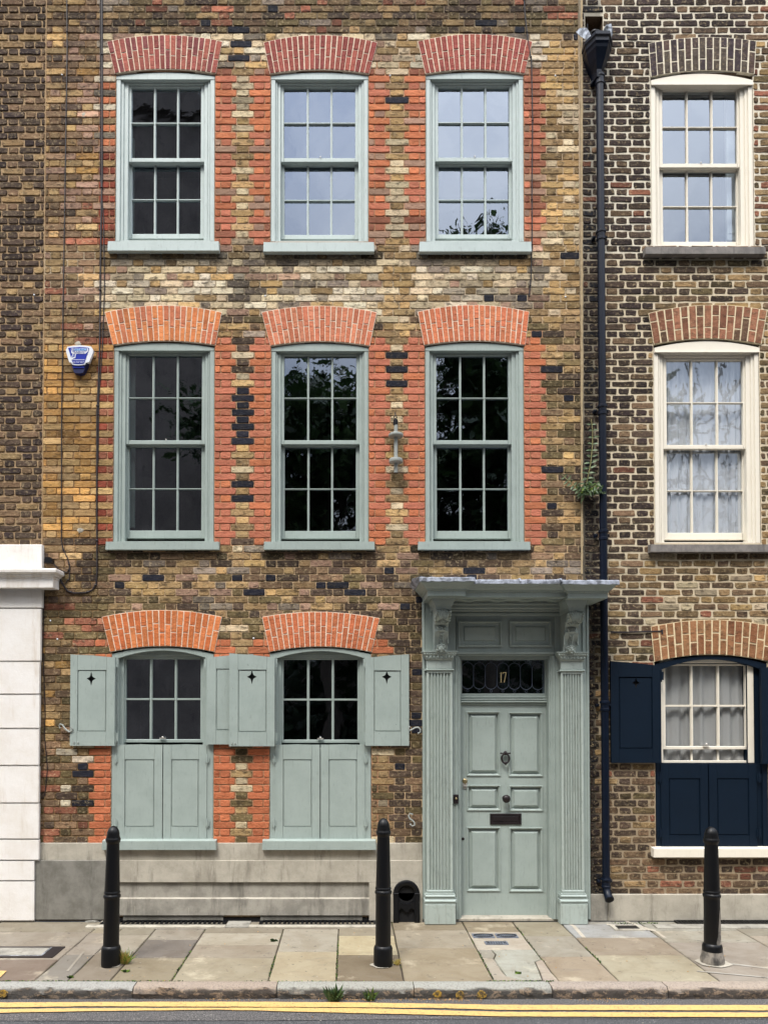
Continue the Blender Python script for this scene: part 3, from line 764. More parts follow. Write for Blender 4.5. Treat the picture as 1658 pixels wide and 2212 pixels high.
# curtains
def curtain(parent, u0, u1, v0, v1, d, mat, folds=9, amp=.025, gather=0.0):
    mb = MB(); x0, x1, z0, z1 = RX(u0, v0, u1, v1, d); n = 90; m = 10; vs = []; fs = []
    ph = [ru(0, 6) for _ in range(4)]
    for j in range(m + 1):
        t = j / m
        for i in range(n + 1):
            s = i / n
            y = -d + amp * (math.sin(s * folds * 6.28 + ph[0] + math.sin(t * 2 + ph[1]) * .5) * .6 + math.sin(s * folds * 11 + ph[2]) * .3 + math.sin(s * 5 + t * 2) * .5)
            vs.append((x0 + (x1 - x0) * s + gather * t * (s - .5), y, z0 + (z1 - z0) * t))
    for j in range(m):
        for i in range(n): k = j * (n + 1) + i; fs.append((k, k + 1, k + n + 2, k + n + 1))
    mb.add(vs, fs, mat, True); return mb.build('curtain', parent)
def m_cloth(name, c, tr=.08):
    m = NT(name); m.col(c4(c)); m.set(Roughness=.9)
    t = m.n('ShaderNodeBsdfTranslucent'); t.inputs['Color'].default_value = c4(c); q = m.n('ShaderNodeMixShader'); q.inputs[0].default_value = tr
    m.l(m.b.outputs[0], q.inputs[1]); m.l(t.outputs[0], q.inputs[2]); m.l(q.outputs[0], m.out.inputs['Surface']); m.bump(m.noise(120, 2, .5), .15, .001); return m.m
M['cloth'] = m_cloth('white_curtain', (226, 229, 232)); M['cloth_grey'] = m_cloth('grey_white_curtain', (168, 168, 166))
curtain(wr2, 1436, 1500, 770, 1160, -.145, 'cloth', 4, .014); curtain(wr2, 1500, 1560, 770, 1160, -.15, 'cloth', 3, .008); curtain(wr2, 1556, 1612, 770, 1160, -.145, 'cloth', 4, .016)
curtain(w3, 1430, 1620, 1430, 1650, -.14, 'cloth_grey', 7, .018)


# ---------------------------------------------------------------- shutters
def star_poly(cx, cz, r, k=.42, n=4, rw=.66):
    pts = []
    for i in range(4 * 6):
        a = 2 * math.pi * i / 24; t = (i % 6) / 6
        q = abs(t - .5) * 2          # 1 at the tip, 0 between the tips
        rad = r * (k + (1 - k) * q ** 3.0)
        pts.append((cx + rad * math.sin(a) * rw, cz + rad * math.cos(a)))
    return pts
def leaf(parent, u0, v0l, v0r, u1, v1, d, mat, star=None, inset=(15, 10), rail=(24, 34), name='shutter', th=.032, stile=(15, 15), **pr):
    "open shutter leaf, top runs from v0l to v0r"
    x0, x1, z0, zt = RX(u0, min(v0l, v0r), u1, v1, d); zl = P(u0, v0l, d)[1]; zr = P(u1, v0r, d)[1]
    s = 1 / 221.; a, b = x0 + stile[0] * s, x1 - stile[1] * s; c, e = z0 + rail[1] * s, min(zl, zr) - rail[0] * s
    mb = MB(); y0, y1 = -d, -d + th
    za = zl + (zr - zl) * (a - x0) / (x1 - x0); zb = zl + (zr - zl) * (b - x0) / (x1 - x0)
    g = .0009
    mb.prism([(x0, z0), (a - g, z0), (a - g, za), (x0, zl)], y0, y1, mat); mb.prism([(b + g, z0), (x1, z0), (x1, zr), (b + g, zb)], y0, y1, mat)
    mb.prism([(a + g, z0), (b - g, z0), (b - g, c), (a + g, c)], y0 + .001, y1, mat)
    mb.prism([(a + g, e), (b - g, e), (b - g, zb), ((a + b) / 2, (za + zb) / 2 + .004), (a + g, za)], y0 + .001, y1, mat)
    # moulding, then the panel with its pierced star
    q = .006; dd = .008
    ring = [(a, c), (b, c), (b, e), (a, e)]
    prof = [(0, -y0), (.003, -y0 - .011), (.009, -y0 - .011), (.012, -y0 - .004)]
    vs = []; fs = []
    for i, (kk, dp) in enumerate(prof):
        vs += [(a + kk, -dp, c + kk), (b - kk, -dp, c + kk), (b - kk, -dp, e - kk), (a + kk, -dp, e - kk)]
        if i:
            for w in range(4): r = (w + 1) % 4; A, B = 4 * (i - 1), 4 * i; fs.append((A + w, A + r, B + r, B + w))
    mb.add(vs, fs, mat)
    pa, pb, pc, pe = a + .012, b - .012, c + .012, e - .012; yp = y0 + .004
    if star:
        su, sv, sr = star; sx, sz = P(su, sv, d); pts = star_poly(sx, sz, sr * s)
        bm = bmesh.new(); V = [bm.verts.new((x, yp, z)) for x, z in ((pa, pc), (pb, pc), (pb, pe), (pa, pe))]
        E = [bm.edges.new((V[i], V[(i + 1) % 4])) for i in range(4)]
        Sv = [bm.verts.new((x, yp, z)) for x, z in pts]; E += [bm.edges.new((Sv[i], Sv[(i + 1) % len(Sv)])) for i in range(len(Sv))]
        bmesh.ops.triangle_fill(bm, use_beauty=True, use_dissolve=False, edges=E)
        bm.verts.index_update(); bm.faces.ensure_lookup_table()
        vv = [tuple(q.co) for q in bm.verts]; ff = [tuple(w.index for w in f.verts) for f in bm.faces if math.hypot(f.calc_center_median().x - sx, f.calc_center_median().z - sz) > 1e-4]
        inside = lambda x, z: sum(((pts[i][1] > z) != (pts[i - 1][1] > z)) and (x < (pts[i - 1][0] - pts[i][0]) * (z - pts[i][1]) / (pts[i - 1][1] - pts[i][1]) + pts[i][0]) for i in range(len(pts))) % 2
        ff = [f for f in ff if not inside(sum(vv[i][0] for i in f) / 3, sum(vv[i][2] for i in f) / 3)]
        ff = [f if (Vector(vv[f[1]]) - Vector(vv[f[0]])).cross(Vector(vv[f[2]]) - Vector(vv[f[0]])).y < 0 else f[::-1] for f in ff]
        mb.add(vv, ff, mat); bm.free()
        n = len(pts); vs = [(x, yp, z) for x, z in pts] + [(x, y1, z) for x, z in pts]
        mb.add(vs, [((i + 1) % n, i, i + n, (i + 1) % n + n) for i in range(n)], 'darkhole')
        mb.box(sx - .06, sx + .06, y1, y1 + .004, sz - sr * s - .01, sz + sr * s + .01, 'darkhole')  # black sheet behind the star, its shade painted in
    else: mb.add([(pa, yp, pc), (pb, yp, pc), (pb, yp, pe), (pa, yp, pe)], [(0, 1, 2, 3)], mat)
    if not star: mb.box(a, b, y1 - .006, y1 - .002, c, e, mat)
    return mb.build(name, parent, **pr)
def hinge(parent, u, v, d, mat, h=22, w=5):
    mb = MB(); x, z = P(u, v, d); hh = h / 442
    mb.tube([(x, -d - .006, z - hh), (x, -d - .006, z + hh)], .0065, mat, 8); mb.blob((x, -d - .006, z + hh + .004), (.006, .006, .008), mat, 6, 4); mb.blob((x, -d - .006, z - hh - .004), (.006, .006, .008), mat, 6, 4)
    mb.box(x - w / 221, x + w / 221, -d - .004, -d, z - hh * .8, z + hh * .8, mat); return mb.build('hinge', parent)
s1 = leaf(house, 152, 1413.5, 1420, 248, 1611, .055, 'sage', (197, 1466, 15.5), stile=(15, 18), rail=(27, 30)); hinge(s1, 250, 1432, .03, 'sage'); hinge(s1, 250, 1592, .03, 'sage')
s2 = leaf(house, 446.5, 1420, 1413, 546, 1608, .045, 'sage', None, stile=(20, 20), rail=(24, 30), label='sage shutter leaf partly behind its neighbour'); hinge(s2, 446, 1432, .03, 'sage')
s3 = leaf(house, 495, 1411, 1420, 593, 1612, .09, 'sage', (544, 1462, 16), stile=(19, 17), rail=(26, 30)); hinge(s3, 594, 1432, .05, 'sage'); hinge(s3, 594, 1592, .05, 'sage')
s4 = leaf(house, 789, 1421, 1413, 883, 1611, .055, 'sage', (835, 1462, 16), stile=(18, 17), rail=(27, 30)); hinge(s4, 789, 1432, .03, 'sage'); hinge(s4, 789, 1592, .03, 'sage')
for (x_, z_) in ((159, 1604), (168, 1604), (502, 1606), (509, 1606)):
    mb = MB(); x, z = P(x_, z_, .07); mb.blob((x, -.06 if x_ < 300 else -.095, z), (.006, .006, .012), 'grey_paint', 8, 5); mb.build('bolt', s1 if x_ < 300 else s3)
n1 = leaf(rhouse, 1319, 1428, 1438, 1425.5, 1648, .055, 'navy', (1373, 1475, 13), stile=(17, 17), rail=(24, 30)); hinge(n1, 1427, 1460, .02, 'navy')
n2 = leaf(rhouse, 1644, 1442, 1436, 1752, 1650, .055, 'navy', (1700, 1475, 12), stile=(17, 17), rail=(24, 30)); hinge(n2, 1644, 1470, .03, 'navy'); hinge(n2, 1646, 1628, .03, 'navy')
def lower(parent, u0, u1, v0, v1, d, mat, **k): return leaf(parent, u0, v0, v0, u1, v1, d, mat, None, stile=(17, 17), rail=(31, 27), name='lower_shutter', **k)
l1 = lower(house, 252, 350.5, 1609, 1814, .004, 'sage'); l2 = lower(house, 352.5, 446.5, 1609, 1814, .004, 'sage')
l3 = lower(house, 594, 690.5, 1609, 1814, .004, 'sage'); l4 = lower(house, 692.5, 788, 1609, 1814, .004, 'sage')
for o_, u in ((l1, 250.5), (l2, 448), (l3, 592), (l4, 789.5)):
    for v in (1640, 1778): hinge(o_, u, v, .008, 'sage', 16, 4)
for o_, u in ((lower(rhouse, 1427, 1528.5, 1650, 1832, .004, 'navy'), 1424), (lower(rhouse, 1531, 1634, 1650, 1832, .004, 'navy'), 1638)):
    hinge(o_, u, 1680, .01, 'navy', 20); hinge(o_, u, 1800, .01, 'navy', 20)
for a_, b_ in ((1634.5, 1645), (1414.5, 1427)): mb = MB(); mb.bp(a_, 1650, b_, 1834, -.02, 'navy', -.12); mb.build('shutter_rebate', w3)
# shutter holdbacks: wrought S scrolls
def scroll(parent, pts, name, mat='grey_paint', r=.0075, d=.05, **pr):
    mb = MB(); mb.tube([(*P(u, v, d)[:1], -d - .002 * i, P(u, v, d)[1]) for i, (u, v) in enumerate(pts)], [r * (.55 + .6 * math.sin(math.pi * (i + .5) / len(pts))) for i in range(len(pts))], mat, 8)
    u, v = pts[len(pts) // 2]; x, z = P(u, v, d); mb.tube([(x, -d, z), (x, 0, z)], .005, mat, 6)
    for u, v in (pts[0], pts[-1]): x, z = P(u, v, d); mb.blob((x, -d, z), (.009, .008, .009), mat, 8, 5)
    return mb.build(name, parent, **pr)
scroll(house, [(130, 1572), (128, 1568), (131, 1564), (136, 1566), (140, 1572), (146, 1578), (152, 1581), (157, 1578), (158, 1573), (155, 1570)], 'shutter_holdback')
scroll(house, [(884, 1570), (882, 1574), (885, 1578), (891, 1575), (896, 1572), (902, 1571), (907, 1575), (907, 1581), (903, 1584)], 'shutter_holdback')
scroll(house, [(890, 1759), (885, 1757), (882, 1762), (884, 1768), (890, 1772), (894, 1776), (895, 1782), (890, 1784), (886, 1781)], 'shutter_holdback')

# ---------------------------------------------------------------- rendered plinth of the middle house
mb = MB()
def PL(u0, v0, u1, v1, d, mat, back=-.0, bev=.004): mb.bp(u0, v0, u1, v1, d, mat, back, bev)
PL(84, 1821, 912, 1861, .022, 'render_pale', .0); x0, x1, z0, z1 = RX(84, 1855, 912, 1863, .03)
PL(75.5, 1859, 250, 1987, .042, 'render_dark'); 
xa, xb = P(250, 1900, .04)[0], P(912, 1900, .04)[0]
zt, zr0, zr1, zs_, zb_ = P(0, 1859, .04)[1], P(0, 1906, .04)[1], P(0, 1941, .04)[1], P(0, 1950, .04)[1], P(0, 1977, .04)[1]
xr = P(797, 1920, .04)[0]
mb.box(xa, xb, -.042, 0, zr0, zt, 'render_pale', .003); mb.box(xr, xb, -.042, 0, 0, zr0, 'render_pale', .0)
mb.box(xa, xr, -.015, 0, zr1, zr0, 'render')
mb.prism([(xa, zb_), (xr, zb_), (xr, zr1 - .004), (xa, zr1 - .004)], -.042, 0, 'render')
vs = [(xa, -.042, zr1 - .004), (xr, -.042, zr1 - .004), (xr, -.015, zr1 + .006), (xa, -.015, zr1 + .006)]; mb.add(vs, [(0, 1, 2, 3)], 'render_pale')
for i in range(9):
    x = xa + (xr - xa) * (i + .5 + ru(-.2, .2)) / 9; mb.box(x, x + .004, -.044, -.04, zb_ + .002, zb_ + ru(.04, .1), 'render_pale')
mb.box(xa, xr, -.02, 0, 0, zb_ - .03, 'darkhole')
plinth = mb.build('plinth', house)
mb = MB()   # cellar light frames under the plinth, shade painted in as dark grey
for (u0, u1) in ((266, 482), (562, 782)):
    a, b = P(u0, 1985, .03)[0], min(P(u1, 1985, .03)[0], xr - .01); mb.box(a, b, -.026, -.0, zb_ - .03, zb_ - .001, 'render_dark'); mb.box(a, a + .03, -.026, -.0, 0, zb_ - .03, 'render_dark'); mb.box(b - .03, b, -.026, -.0, 0, zb_ - .03, 'render_dark')
    mb.box(a + .03, b - .03, -.024, -.0, zb_ - .05, zb_ - .03, 'render_dark')
mb.build('cellar_light', house)
mb = MB(); mb.bp(1312, 1932, 1900, 1990, .03, 'render_pale', 0, .006); mb.bp(1272, 1932, 1312, 1990, .028, 'render', 0, .006); mb.build('plinth', rhouse)
# spalled bits where the plinth meets the paving
mb = MB(); mb.blob((P(198, 1985, .05)[0], -.045, .005), (.06, .012, .014), 'render_dark', 9, 5, 0, .6); mb.blob((P(225, 1985, .05)[0], -.045, .004), (.03, .012, .01), 'render_pale', 9, 5, 0, .6); mb.build('spalled_render', house)

# ---------------------------------------------------------------- door case
case = MB(); sg = 'sage'
zg = 0.0
def B(u0, v0, u1, v1, d, back, mat=sg, bev=.003, m=None): (m or case).bp(u0, v0, u1, v1, d, mat, back, bev)
B(912.5, 1300, 984, 1986, .05, 0); B(1199, 1300, 1273, 1986, .05, 0)
B(914, 1300, 918, 1986, .058, .05); B(1268, 1300, 1272, 1986, .058, .05)
B(984, 1294, 1199, 1410, .035, 0)
B(984, 1408, 1199, 1413, .06, .0); B(986, 1413, 1197, 1416, .048, .0)
# moulded jambs
for a, b, d in ((984, 987.5, .058), (987.5, 990, .044), (990, 993, .03)): B(a, 1416, b, 1986, d, -.16)
for a, b, d in ((1195.5, 1199, .058), (1193, 1195.5, .044), (1189, 1193, .03)): B(a, 1416, b, 1986, d, -.16)
x0, x1 = P(993, 1700, .03)[0], P(1189, 1700, .03)[0]
case.box(x0, x1, .0, .16, P(0, 1424, 0)[1], P(0, 1413, 0)[1], sg)
# reveal linings
case.box(x0 - .002, x0 + .012, -.01, .16, 0, P(0, 1420)[1], sg); case.box(x1 - .012, x1 + .002, -.01, .16, 0, P(0, 1420)[1], sg)
surround = case.build('door_surround', house)
# raised panels over the fanlight
for u0, u1 in ((989, 1083), (1100, 1190)):
    mb = MB(); x0p, x1p, z0p, z1p = RX(u0, 1341, u1, 1397, .045)
    mb.nested(x0p, x1p, z0p, z1p, [(0, .034), (0, .056), (.014, .058), (.026, .026), (.034, .026), (.036, .018), (.062, .042), (.064, .046)], sg); mb.build('frieze_panel', surround)
# fluted pilasters
def pilaster(uc, u_sh0, u_sh1, cap, base, vcap):
    p = MB(); d = .115
    x0, x1 = P(u_sh0, 1700, d)[0], P(u_sh1, 1700, d)[0]; zb, zt = P(0, 1923, d)[1], P(0, vcap + 44, d)[1]
    # shaft with scalloped front
    n = 7; w = x1 - x0; prof = [(x0, -.05), (x0, -d)]; m_ = .018; fw = (w - 2 * m_) / n
    for i in range(n):
        a = x0 + m_ + fw * i + .0035; b = x0 + m_ + fw * (i + 1) - .0035
        for q in range(9):
            t = q / 8; prof.append((a + (b - a) * t, -d + .021 * math.sin(math.pi * t) ** .7))
    prof += [(x1, -d), (x1, -.05)]
    vs = [(x, y, zb) for x, y in prof] + [(x, y, zt) for x, y in prof]; k = len(prof)
    p.add(vs, [(i, i + 1, i + 1 + k, i + k) for i in range(k - 1)], 'sage_worn')
    p.box(x0, x1, -d - .0005, -d + .02, zt - .002, zt + .02, 'sage_worn')
    for i in range(n):      # rounded flute heads
        a = x0 + m_ + fw * i; b = a + fw
        p.box(a - .001, a + .006, -d, -d + .02, zt - .012, zt, 'sage_worn'); p.box(b - .006, b + .001, -d, -d + .02, zt - .012, zt, 'sage_worn')
    def slab(dx, z0, z1, dd, mat=sg, bev=.004): p.box(x0 - dx, x1 + dx, -dd, -.05, z0, z1, mat, bev)
    # capital
    z = zt + .018
    slab(.016, z, z + .018, d + .016, bev=.008); slab(0, z + .018, z + .098, d, 'sage_worn')
    zc = z + .098; hc = P(0, vcap, d)[1] - zc
    prs = [(.0, 0), (.006, hc * .12), (.012, hc * .35), (.026, hc * .62), (.030, hc * .66), (.038, hc * .9), (.042, hc)]
    for (a, za_), (b, zb2) in zip(prs, prs[1:]):
        vs = [(x0 - a, -d - a, zc + za_), (x1 + a, -d - a, zc + za_), (x1 + b, -d - b, zc + zb2), (x0 - b, -d - b, zc + zb2), (x0 - a, -.05, zc + za_), (x0 - b, -.05, zc + zb2), (x1 + a, -.05, zc + za_), (x1 + b, -.05, zc + zb2)]
        p.add(vs, [(0, 1, 2, 3), (4, 0, 3, 5), (1, 6, 7, 2)], 'sage_worn')
    p.box(x0 - .045, x1 + .045, -d - .045, -.05, zc + hc, zc + hc + .012, sg)
    ne = 8
    for i in range(ne):
        x = x0 - .018 + (w + .036) * (i + .5) / ne; p.blob((x, -d - .022, zc + hc * .42), (.010, .012, .017), 'sage_worn', 8, 6)
        if i < ne - 1: p.box(x + (w + .036) / ne / 2 - .003, x + (w + .036) / ne / 2 + .003, -d - .026, -d, zc + hc * .22, zc + hc * .6, sg)
    for i in range(14): x = x0 - .034 + (w + .068) * (i + .5) / 14; p.blob((x, -d - .036, zc + hc * .8), (.008, .006, .008), 'sage_worn', 6, 4, .5)
    # base: torus, scotia, torus, plinth block
    z0 = zb
    for h, dx, bev in ((.030, .004, .006), (.012, .012, .003), (.026, .022, .010), (.016, .012, .002), (.034, .030, .013), (.012, .022, .003)):
        slab(dx, z0 - h, z0, d + dx, sg, bev); z0 -= h
    slab(.024, .004, z0, d + .026, 'sage_worn', .004)
    return p.build('pilaster', surround)
pilaster(0, 921.5, 977, 0, 0, 1409); pilaster(0, 1212, 1260, 0, 0, 1411)
# carved consoles
def console(uc, wpx, vt, vb):
    p = MB(); m = 'sage_worn'; x, zt = P(uc, vt, .34); zb = P(uc, vb, .15)[1]; h = zt - zb; w = wpx / 221 * .92
    prof = [(.33, 1.0), (.35, .95), (.345, .88), (.31, .80), (.25, .72), (.205, .64), (.20, .56), (.215, .50), (.20, .42), (.175, .34), (.16, .25), (.155, .12), (.15, 0)]
    pts = [(-dd, zb + h * t) for dd, t in prof]; n = len(pts)
    for sx, ww in ((0, w * .5),):
        vs = [(x - ww, y, z) for y, z in pts] + [(x + ww, y, z) for y, z in pts] + [(x - ww, -.04, z) for y, z in pts] + [(x + ww, -.04, z) for y, z in pts]
        fs = []
        for i in range(n - 1):
            fs += [(i, i + 1, i + 1 + n, i + n), (i + 1, i, 2 * n + i, 2 * n + i + 1), (n + i, n + i + 1, 3 * n + i + 1, 3 * n + i)]
        fs += [(n - 1, n + n - 1, 4 * n - 1, 3 * n - 1)]; p.add(vs, [f[::-1] for f in fs], m)
    def dd_at(t):
        for (d0, t0), (d1, t1) in zip(prof, prof[1:]):
            if t1 <= t <= t0: return d1 + (d0 - d1) * (t - t1) / (t0 - t1)
        return .15
    def leafb(dx, t, rx, rz, rot, ry=.014, lift=.0): p.blob((x + dx, -dd_at(t) - lift, zb + h * t), (rx, ry, rz), m, 8, 6, rot)
    # curling acanthus at the top
    for i in range(-3, 4): leafb(i * .013, .90 - abs(i) * .012, .0075, .05, -i * .10, .02, .004)
    for i in range(-3, 4): leafb(i * .017, .77 - abs(i) * .02, .008, .03, -i * .35, .016)
    for sd_ in (-1, 1):
        for i in range(4): leafb(sd_ * (w * .5), .93 - i * .055, .014, .017, sd_ * .6, .05, -.03)
    # shell cluster
    for i in range(-2, 3): leafb(i * .015, .575 - abs(i) * .008, .009, .030, -i * .16, .024, .006)
    leafb(0, .515, .040, .010, 0, .018, .002)
    # laurel drop
    for j in range(4):
        for sd_ in (-1, 1): leafb(sd_ * .014, .43 - j * .062, .0075, .021, sd_ * -.55, .010, .002)
        leafb(0, .42 - j * .062, .005, .016, 0, .012, .004)
    for sd_ in (-1, 1): p.box(x + sd_ * w * .5 - .005, x + sd_ * w * .5 + .005, -.19, -.15, zb + h * .20, zb + h * .46, m, .002)
    # cherub head
    zc = zb + h * .085; yf = -.175
    p.blob((x, yf, zc), (.030, .030, .040), m, 14, 10)
    for sd_ in (-1, 1):
        p.blob((x + sd_ * .014, yf - .022, zc - .010), (.011, .010, .012), m, 8, 6); p.blob((x + sd_ * .030, yf + .004, zc + .012), (.013, .018, .020), m, 8, 6, 0, .3)
        p.blob((x + sd_ * .036, yf + .01, zc - .022), (.012, .016, .014), m, 8, 6, 0, .3); p.blob((x + sd_ * .011, yf - .025, zc + .014), (.009, .006, .003), m, 8, 4)
    p.blob((x, yf - .031, zc + .001), (.005, .009, .011), m, 8, 6); p.blob((x, yf - .027, zc - .017), (.009, .006, .0035), m, 8, 4); p.blob((x, yf - .018, zc - .031), (.011, .010, .008), m, 8, 5)
    for i in range(-2, 3): p.blob((x + i * .012, yf - .010, zc + .034 - abs(i) * .004), (.010, .016, .010), m, 8, 5, 0, .3)
    # moulded block over it, wider at the top
    z1 = P(uc, 1288, .4)[1] ; z0 = zt - .004
    for (a, b, t0, t1) in ((.0, .006, 0, .25), (.006, .026, .25, .55), (.026, .034, .55, .68), (.034, .046, .68, .96), (.05, .05, .96, 1.03)):
        xa_, xb_, da, db = w * .5 + .004 + a, w * .5 + .004 + b, .35 + a * .6, .35 + b * .6; za_, zb2 = z0 + (z1 - z0) * t0, z0 + (z1 - z0) * t1
        p.add([(x - xa_, -da, za_), (x + xa_, -da, za_), (x + xb_, -db, zb2), (x - xb_, -db, zb2), (x - xa_, -.0, za_), (x + xa_, -.0, za_), (x + xb_, 0, zb2), (x - xb_, 0, zb2)],
              [(0, 1, 2, 3), (4, 0, 3, 7), (1, 5, 6, 2), (1, 0, 4, 5), (3, 2, 6, 7)], sg)
    return p.build('console', surround)
console(957, 31, 1316, 1408); console(1243, 31, 1320, 1411)
# strips on the backboards behind the consoles
mb = MB(); B(942, 1312, 946, 1408, .062, .05, m=mb); mb.build('backboard_strip', surround); mb = MB(); B(1257, 1312, 1260, 1408, .062, .05, m=mb); mb.build('backboard_strip', surround)
# hood
hd = MB(); dF = .43
zf0 = P(1100, 1291, dF)[1]
CP = [(0, 0), (0, .046), (.010, .050), (.012, .062), (.026, .070), (.034, .078), (.05, .098), (.068, .112), (.074, .124), (.074, .132)]
def cornice(mb, x0, x1, front, z0, prof, mat, back=0.0, tilt=0.0):
    vs = []; fs = []
    for o, z in prof: vs += [(x0 - o, back, z0 + z), (x0 - o, -front - o, z0 + z + tilt), (x1 + o, -front - o, z0 + z), (x1 + o, back, z0 + z)]
    for i in range(len(prof) - 1):
        for q in range(3): a = 4 * i + q; fs.append((a, a + 1, a + 5, a + 4))
    n = 4 * (len(prof) - 1); fs.append((3, 2, 1, 0)); fs.append((n, n + 1, n + 2, n + 3)); mb.add(vs, fs, mat)
xl = P(923, 1282, dF + .05)[0]; xr_ = P(1311, 1286, dF + .05)[0]; xlb = P(1005, 1282, dF + .05)[0]; xrb = P(1226, 1286, dF + .05)[0]
cornice(hd, xl + .01, xr_ - .01, dF, zf0 + .004, CP, sg); cornice(hd, xl, xlb, dF + .05, P(960, 1287, dF + .05)[1], CP, sg, -.02); cornice(hd, xrb, xr_, dF + .05, P(1270, 1292, dF + .05)[1], CP, sg, -.02)
# bed mouldings against the frieze, underside battens
for dz, dd in ((0, .16), (-.03, .13), (-.05, .09), (-.085, .06)): hd.box(xl + .07, xr_ - .12, -dd, 0, zf0 + dz - .03, zf0 + dz + .002, sg, .006)
for i in range(4): x = xl + .4 + i * .27; hd.prism([(x, zf0 - .006), (x + .04, zf0 - .006), (x + .1, zf0 + .003), (x - .06, zf0 + .003)], -.30, -.18, sg)
hood = hd.build('hood', surround)
ld = MB()
zt0 = zf0 + .136
def leadstrip(xa_, xb_, d, z, back):
    n = 14; vs = []; fs = []
    for i in range(n + 1):
        x = xa_ + (xb_ - xa_) * i / n; w = ru(-.004, .004); dz = ru(-.0025, .0025)
        vs += [(x, -d - .012 + w * .4, z - .030 + dz * 1.5), (x, -d - .010 + w * .4, z + dz), (x, -d + .01, z + .012 + dz), (x, -back, z + .05)]
    for i in range(n):
        for q in range(3): a = 4 * i + q; fs.append((a, a + 4, a + 5, a + 1))
    ld.add(vs, fs, 'lead', True)
    for x in (xa_, xb_): ld.add([(x, -d - .011, z - .03), (x, -d - .01, z), (x, -d + .01, z + .012), (x, -back, z + .05), (x, -back, z - .02)], [(0, 1, 2, 3, 4)], 'lead')
leadstrip(xl - .078, xlb + .072, dF + .124, zt0 + .022, 0); leadstrip(xlb + .072, xrb - .074, dF + .076, zt0 + .008, 0); leadstrip(xrb - .074, xr_ + .080, dF + .124, zt0 - .004, 0)
for x in (xlb + .072, (xlb + xrb) / 2 + .02, xrb - .074): ld.tube([(x, -dF - .11, zt0 - .01), (x, -dF - .095, zt0 + .018), (x, -dF, zt0 + .028), (x, -.02, zt0 + .06)], .010, 'lead', 7)
# curled corner flap
fx, fz = P(898, 1262, .35); q = [(fx + .04, -.50, fz + .05), (fx - .045, -.44, fz + .035), (fx - .055, -.30, fz - .01), (fx - .02, -.32, fz - .045), (fx + .0, -.40, fz - .015), (fx + .03, -.48, fz + .02)]
ld.add(q + [(a + .004, b, c - .006) for a, b, c in q], [(0, 1, 2, 3, 4, 5), (11, 10, 9, 8, 7, 6)] + [(i, (i + 1) % 6 + 0, (i + 1) % 6 + 6, i + 6) for i in range(6)], 'lead')
ld.build('lead_flashing', surround)

# ---------------------------------------------------------------- fanlight
dl = -.085
fl = MB(); fu0, fu1, fv0, fv1 = 997, 1176, 1425, 1498
B(985, 1413, 1199, fv0, dl, -.16, m=fl); B(985, fv0, fu0, 1512, dl, -.16, m=fl); B(fu1, fv0, 1199, 1512, dl, -.16, m=fl); B(fu0, fv1, fu1, 1508, dl, -.16, m=fl)
for a, b, d in ((1504, 1508, .012), (1509, 1513, .024), (1514, 1518, .030), (1518, 1522, .014)): B(990, a, 1192, b, dl + d, -.16, m=fl, bev=.006)
fan = fl.build('fanlight', house)
g = MB(); x0, x1, z0, z1 = RX(fu0 - 1, fv0 - 1, fu1 + 1, fv1 + 1, dl - .02); g.box(x0, x1, -dl + .022, -dl + .026, z0, z1, 'glass'); g.build('pane', fan)
tr = MB()
for i in range(7):
    uc = (1141.5 + 28.6 * i) / 1.1303; rx = 12.6; top, bot = 1438 + i * .4, 1484 + i * .4; pts = []
    vt_, vb_ = 1431 + i * .3, 1491 + i * .3
    for q in range(13): a = math.pi * q / 12; pts.append((uc - rx * math.cos(a), vt_ + 12 - 12 * math.sin(a) + 0))
    for q in range(13): a = math.pi * q / 12; pts.append((uc + rx * math.cos(a), vb_ - 12 + 12 * math.sin(a) - 3))
    tr.tube([(P(u, v, dl)[0], -dl + .012, P(u, v, dl)[1]) for u, v in pts], .0032, 'dark_lead', 5, True)
    for vv in (vt_ - 4.5, vb_ + 1):
        tr.tube([(P(uc + 2.6 * math.cos(a * .785), vv, dl)[0], -dl + .012, P(uc, vv + 2.6 * math.sin(a * .785), dl)[1]) for a in range(8)], .0022, 'dark_lead', 4, True)
tr.build('fanlight_tracery', fan)
num = MB(); x, z = P(1085.5, 1463, dl); s = .0046
one = [(-5.5, -11), (-1.5, -11), (-1.5, -10.2), (-2.6, -9.8), (-2.6, 11), (-3.6, 11), (-6, 8.6), (-6, 7.8), (-4.4, 8.6), (-4.4, -9.8), (-5.5, -10.2)]
seven = [(2.2, -11), (4.0, -11), (8.2, 9.6), (8.2, 11), (.2, 11), (-.2, 7.2), (.6, 7.2), (1.4, 9.2), (6.4, 9.2)]
for pl in (one, seven): num.prism([(x + a * s, z + b * s) for a, b in pl], -dl + .006, -dl + .012, 'gold')
num.build('door_number', fan, label='gold serif numerals reading 17')

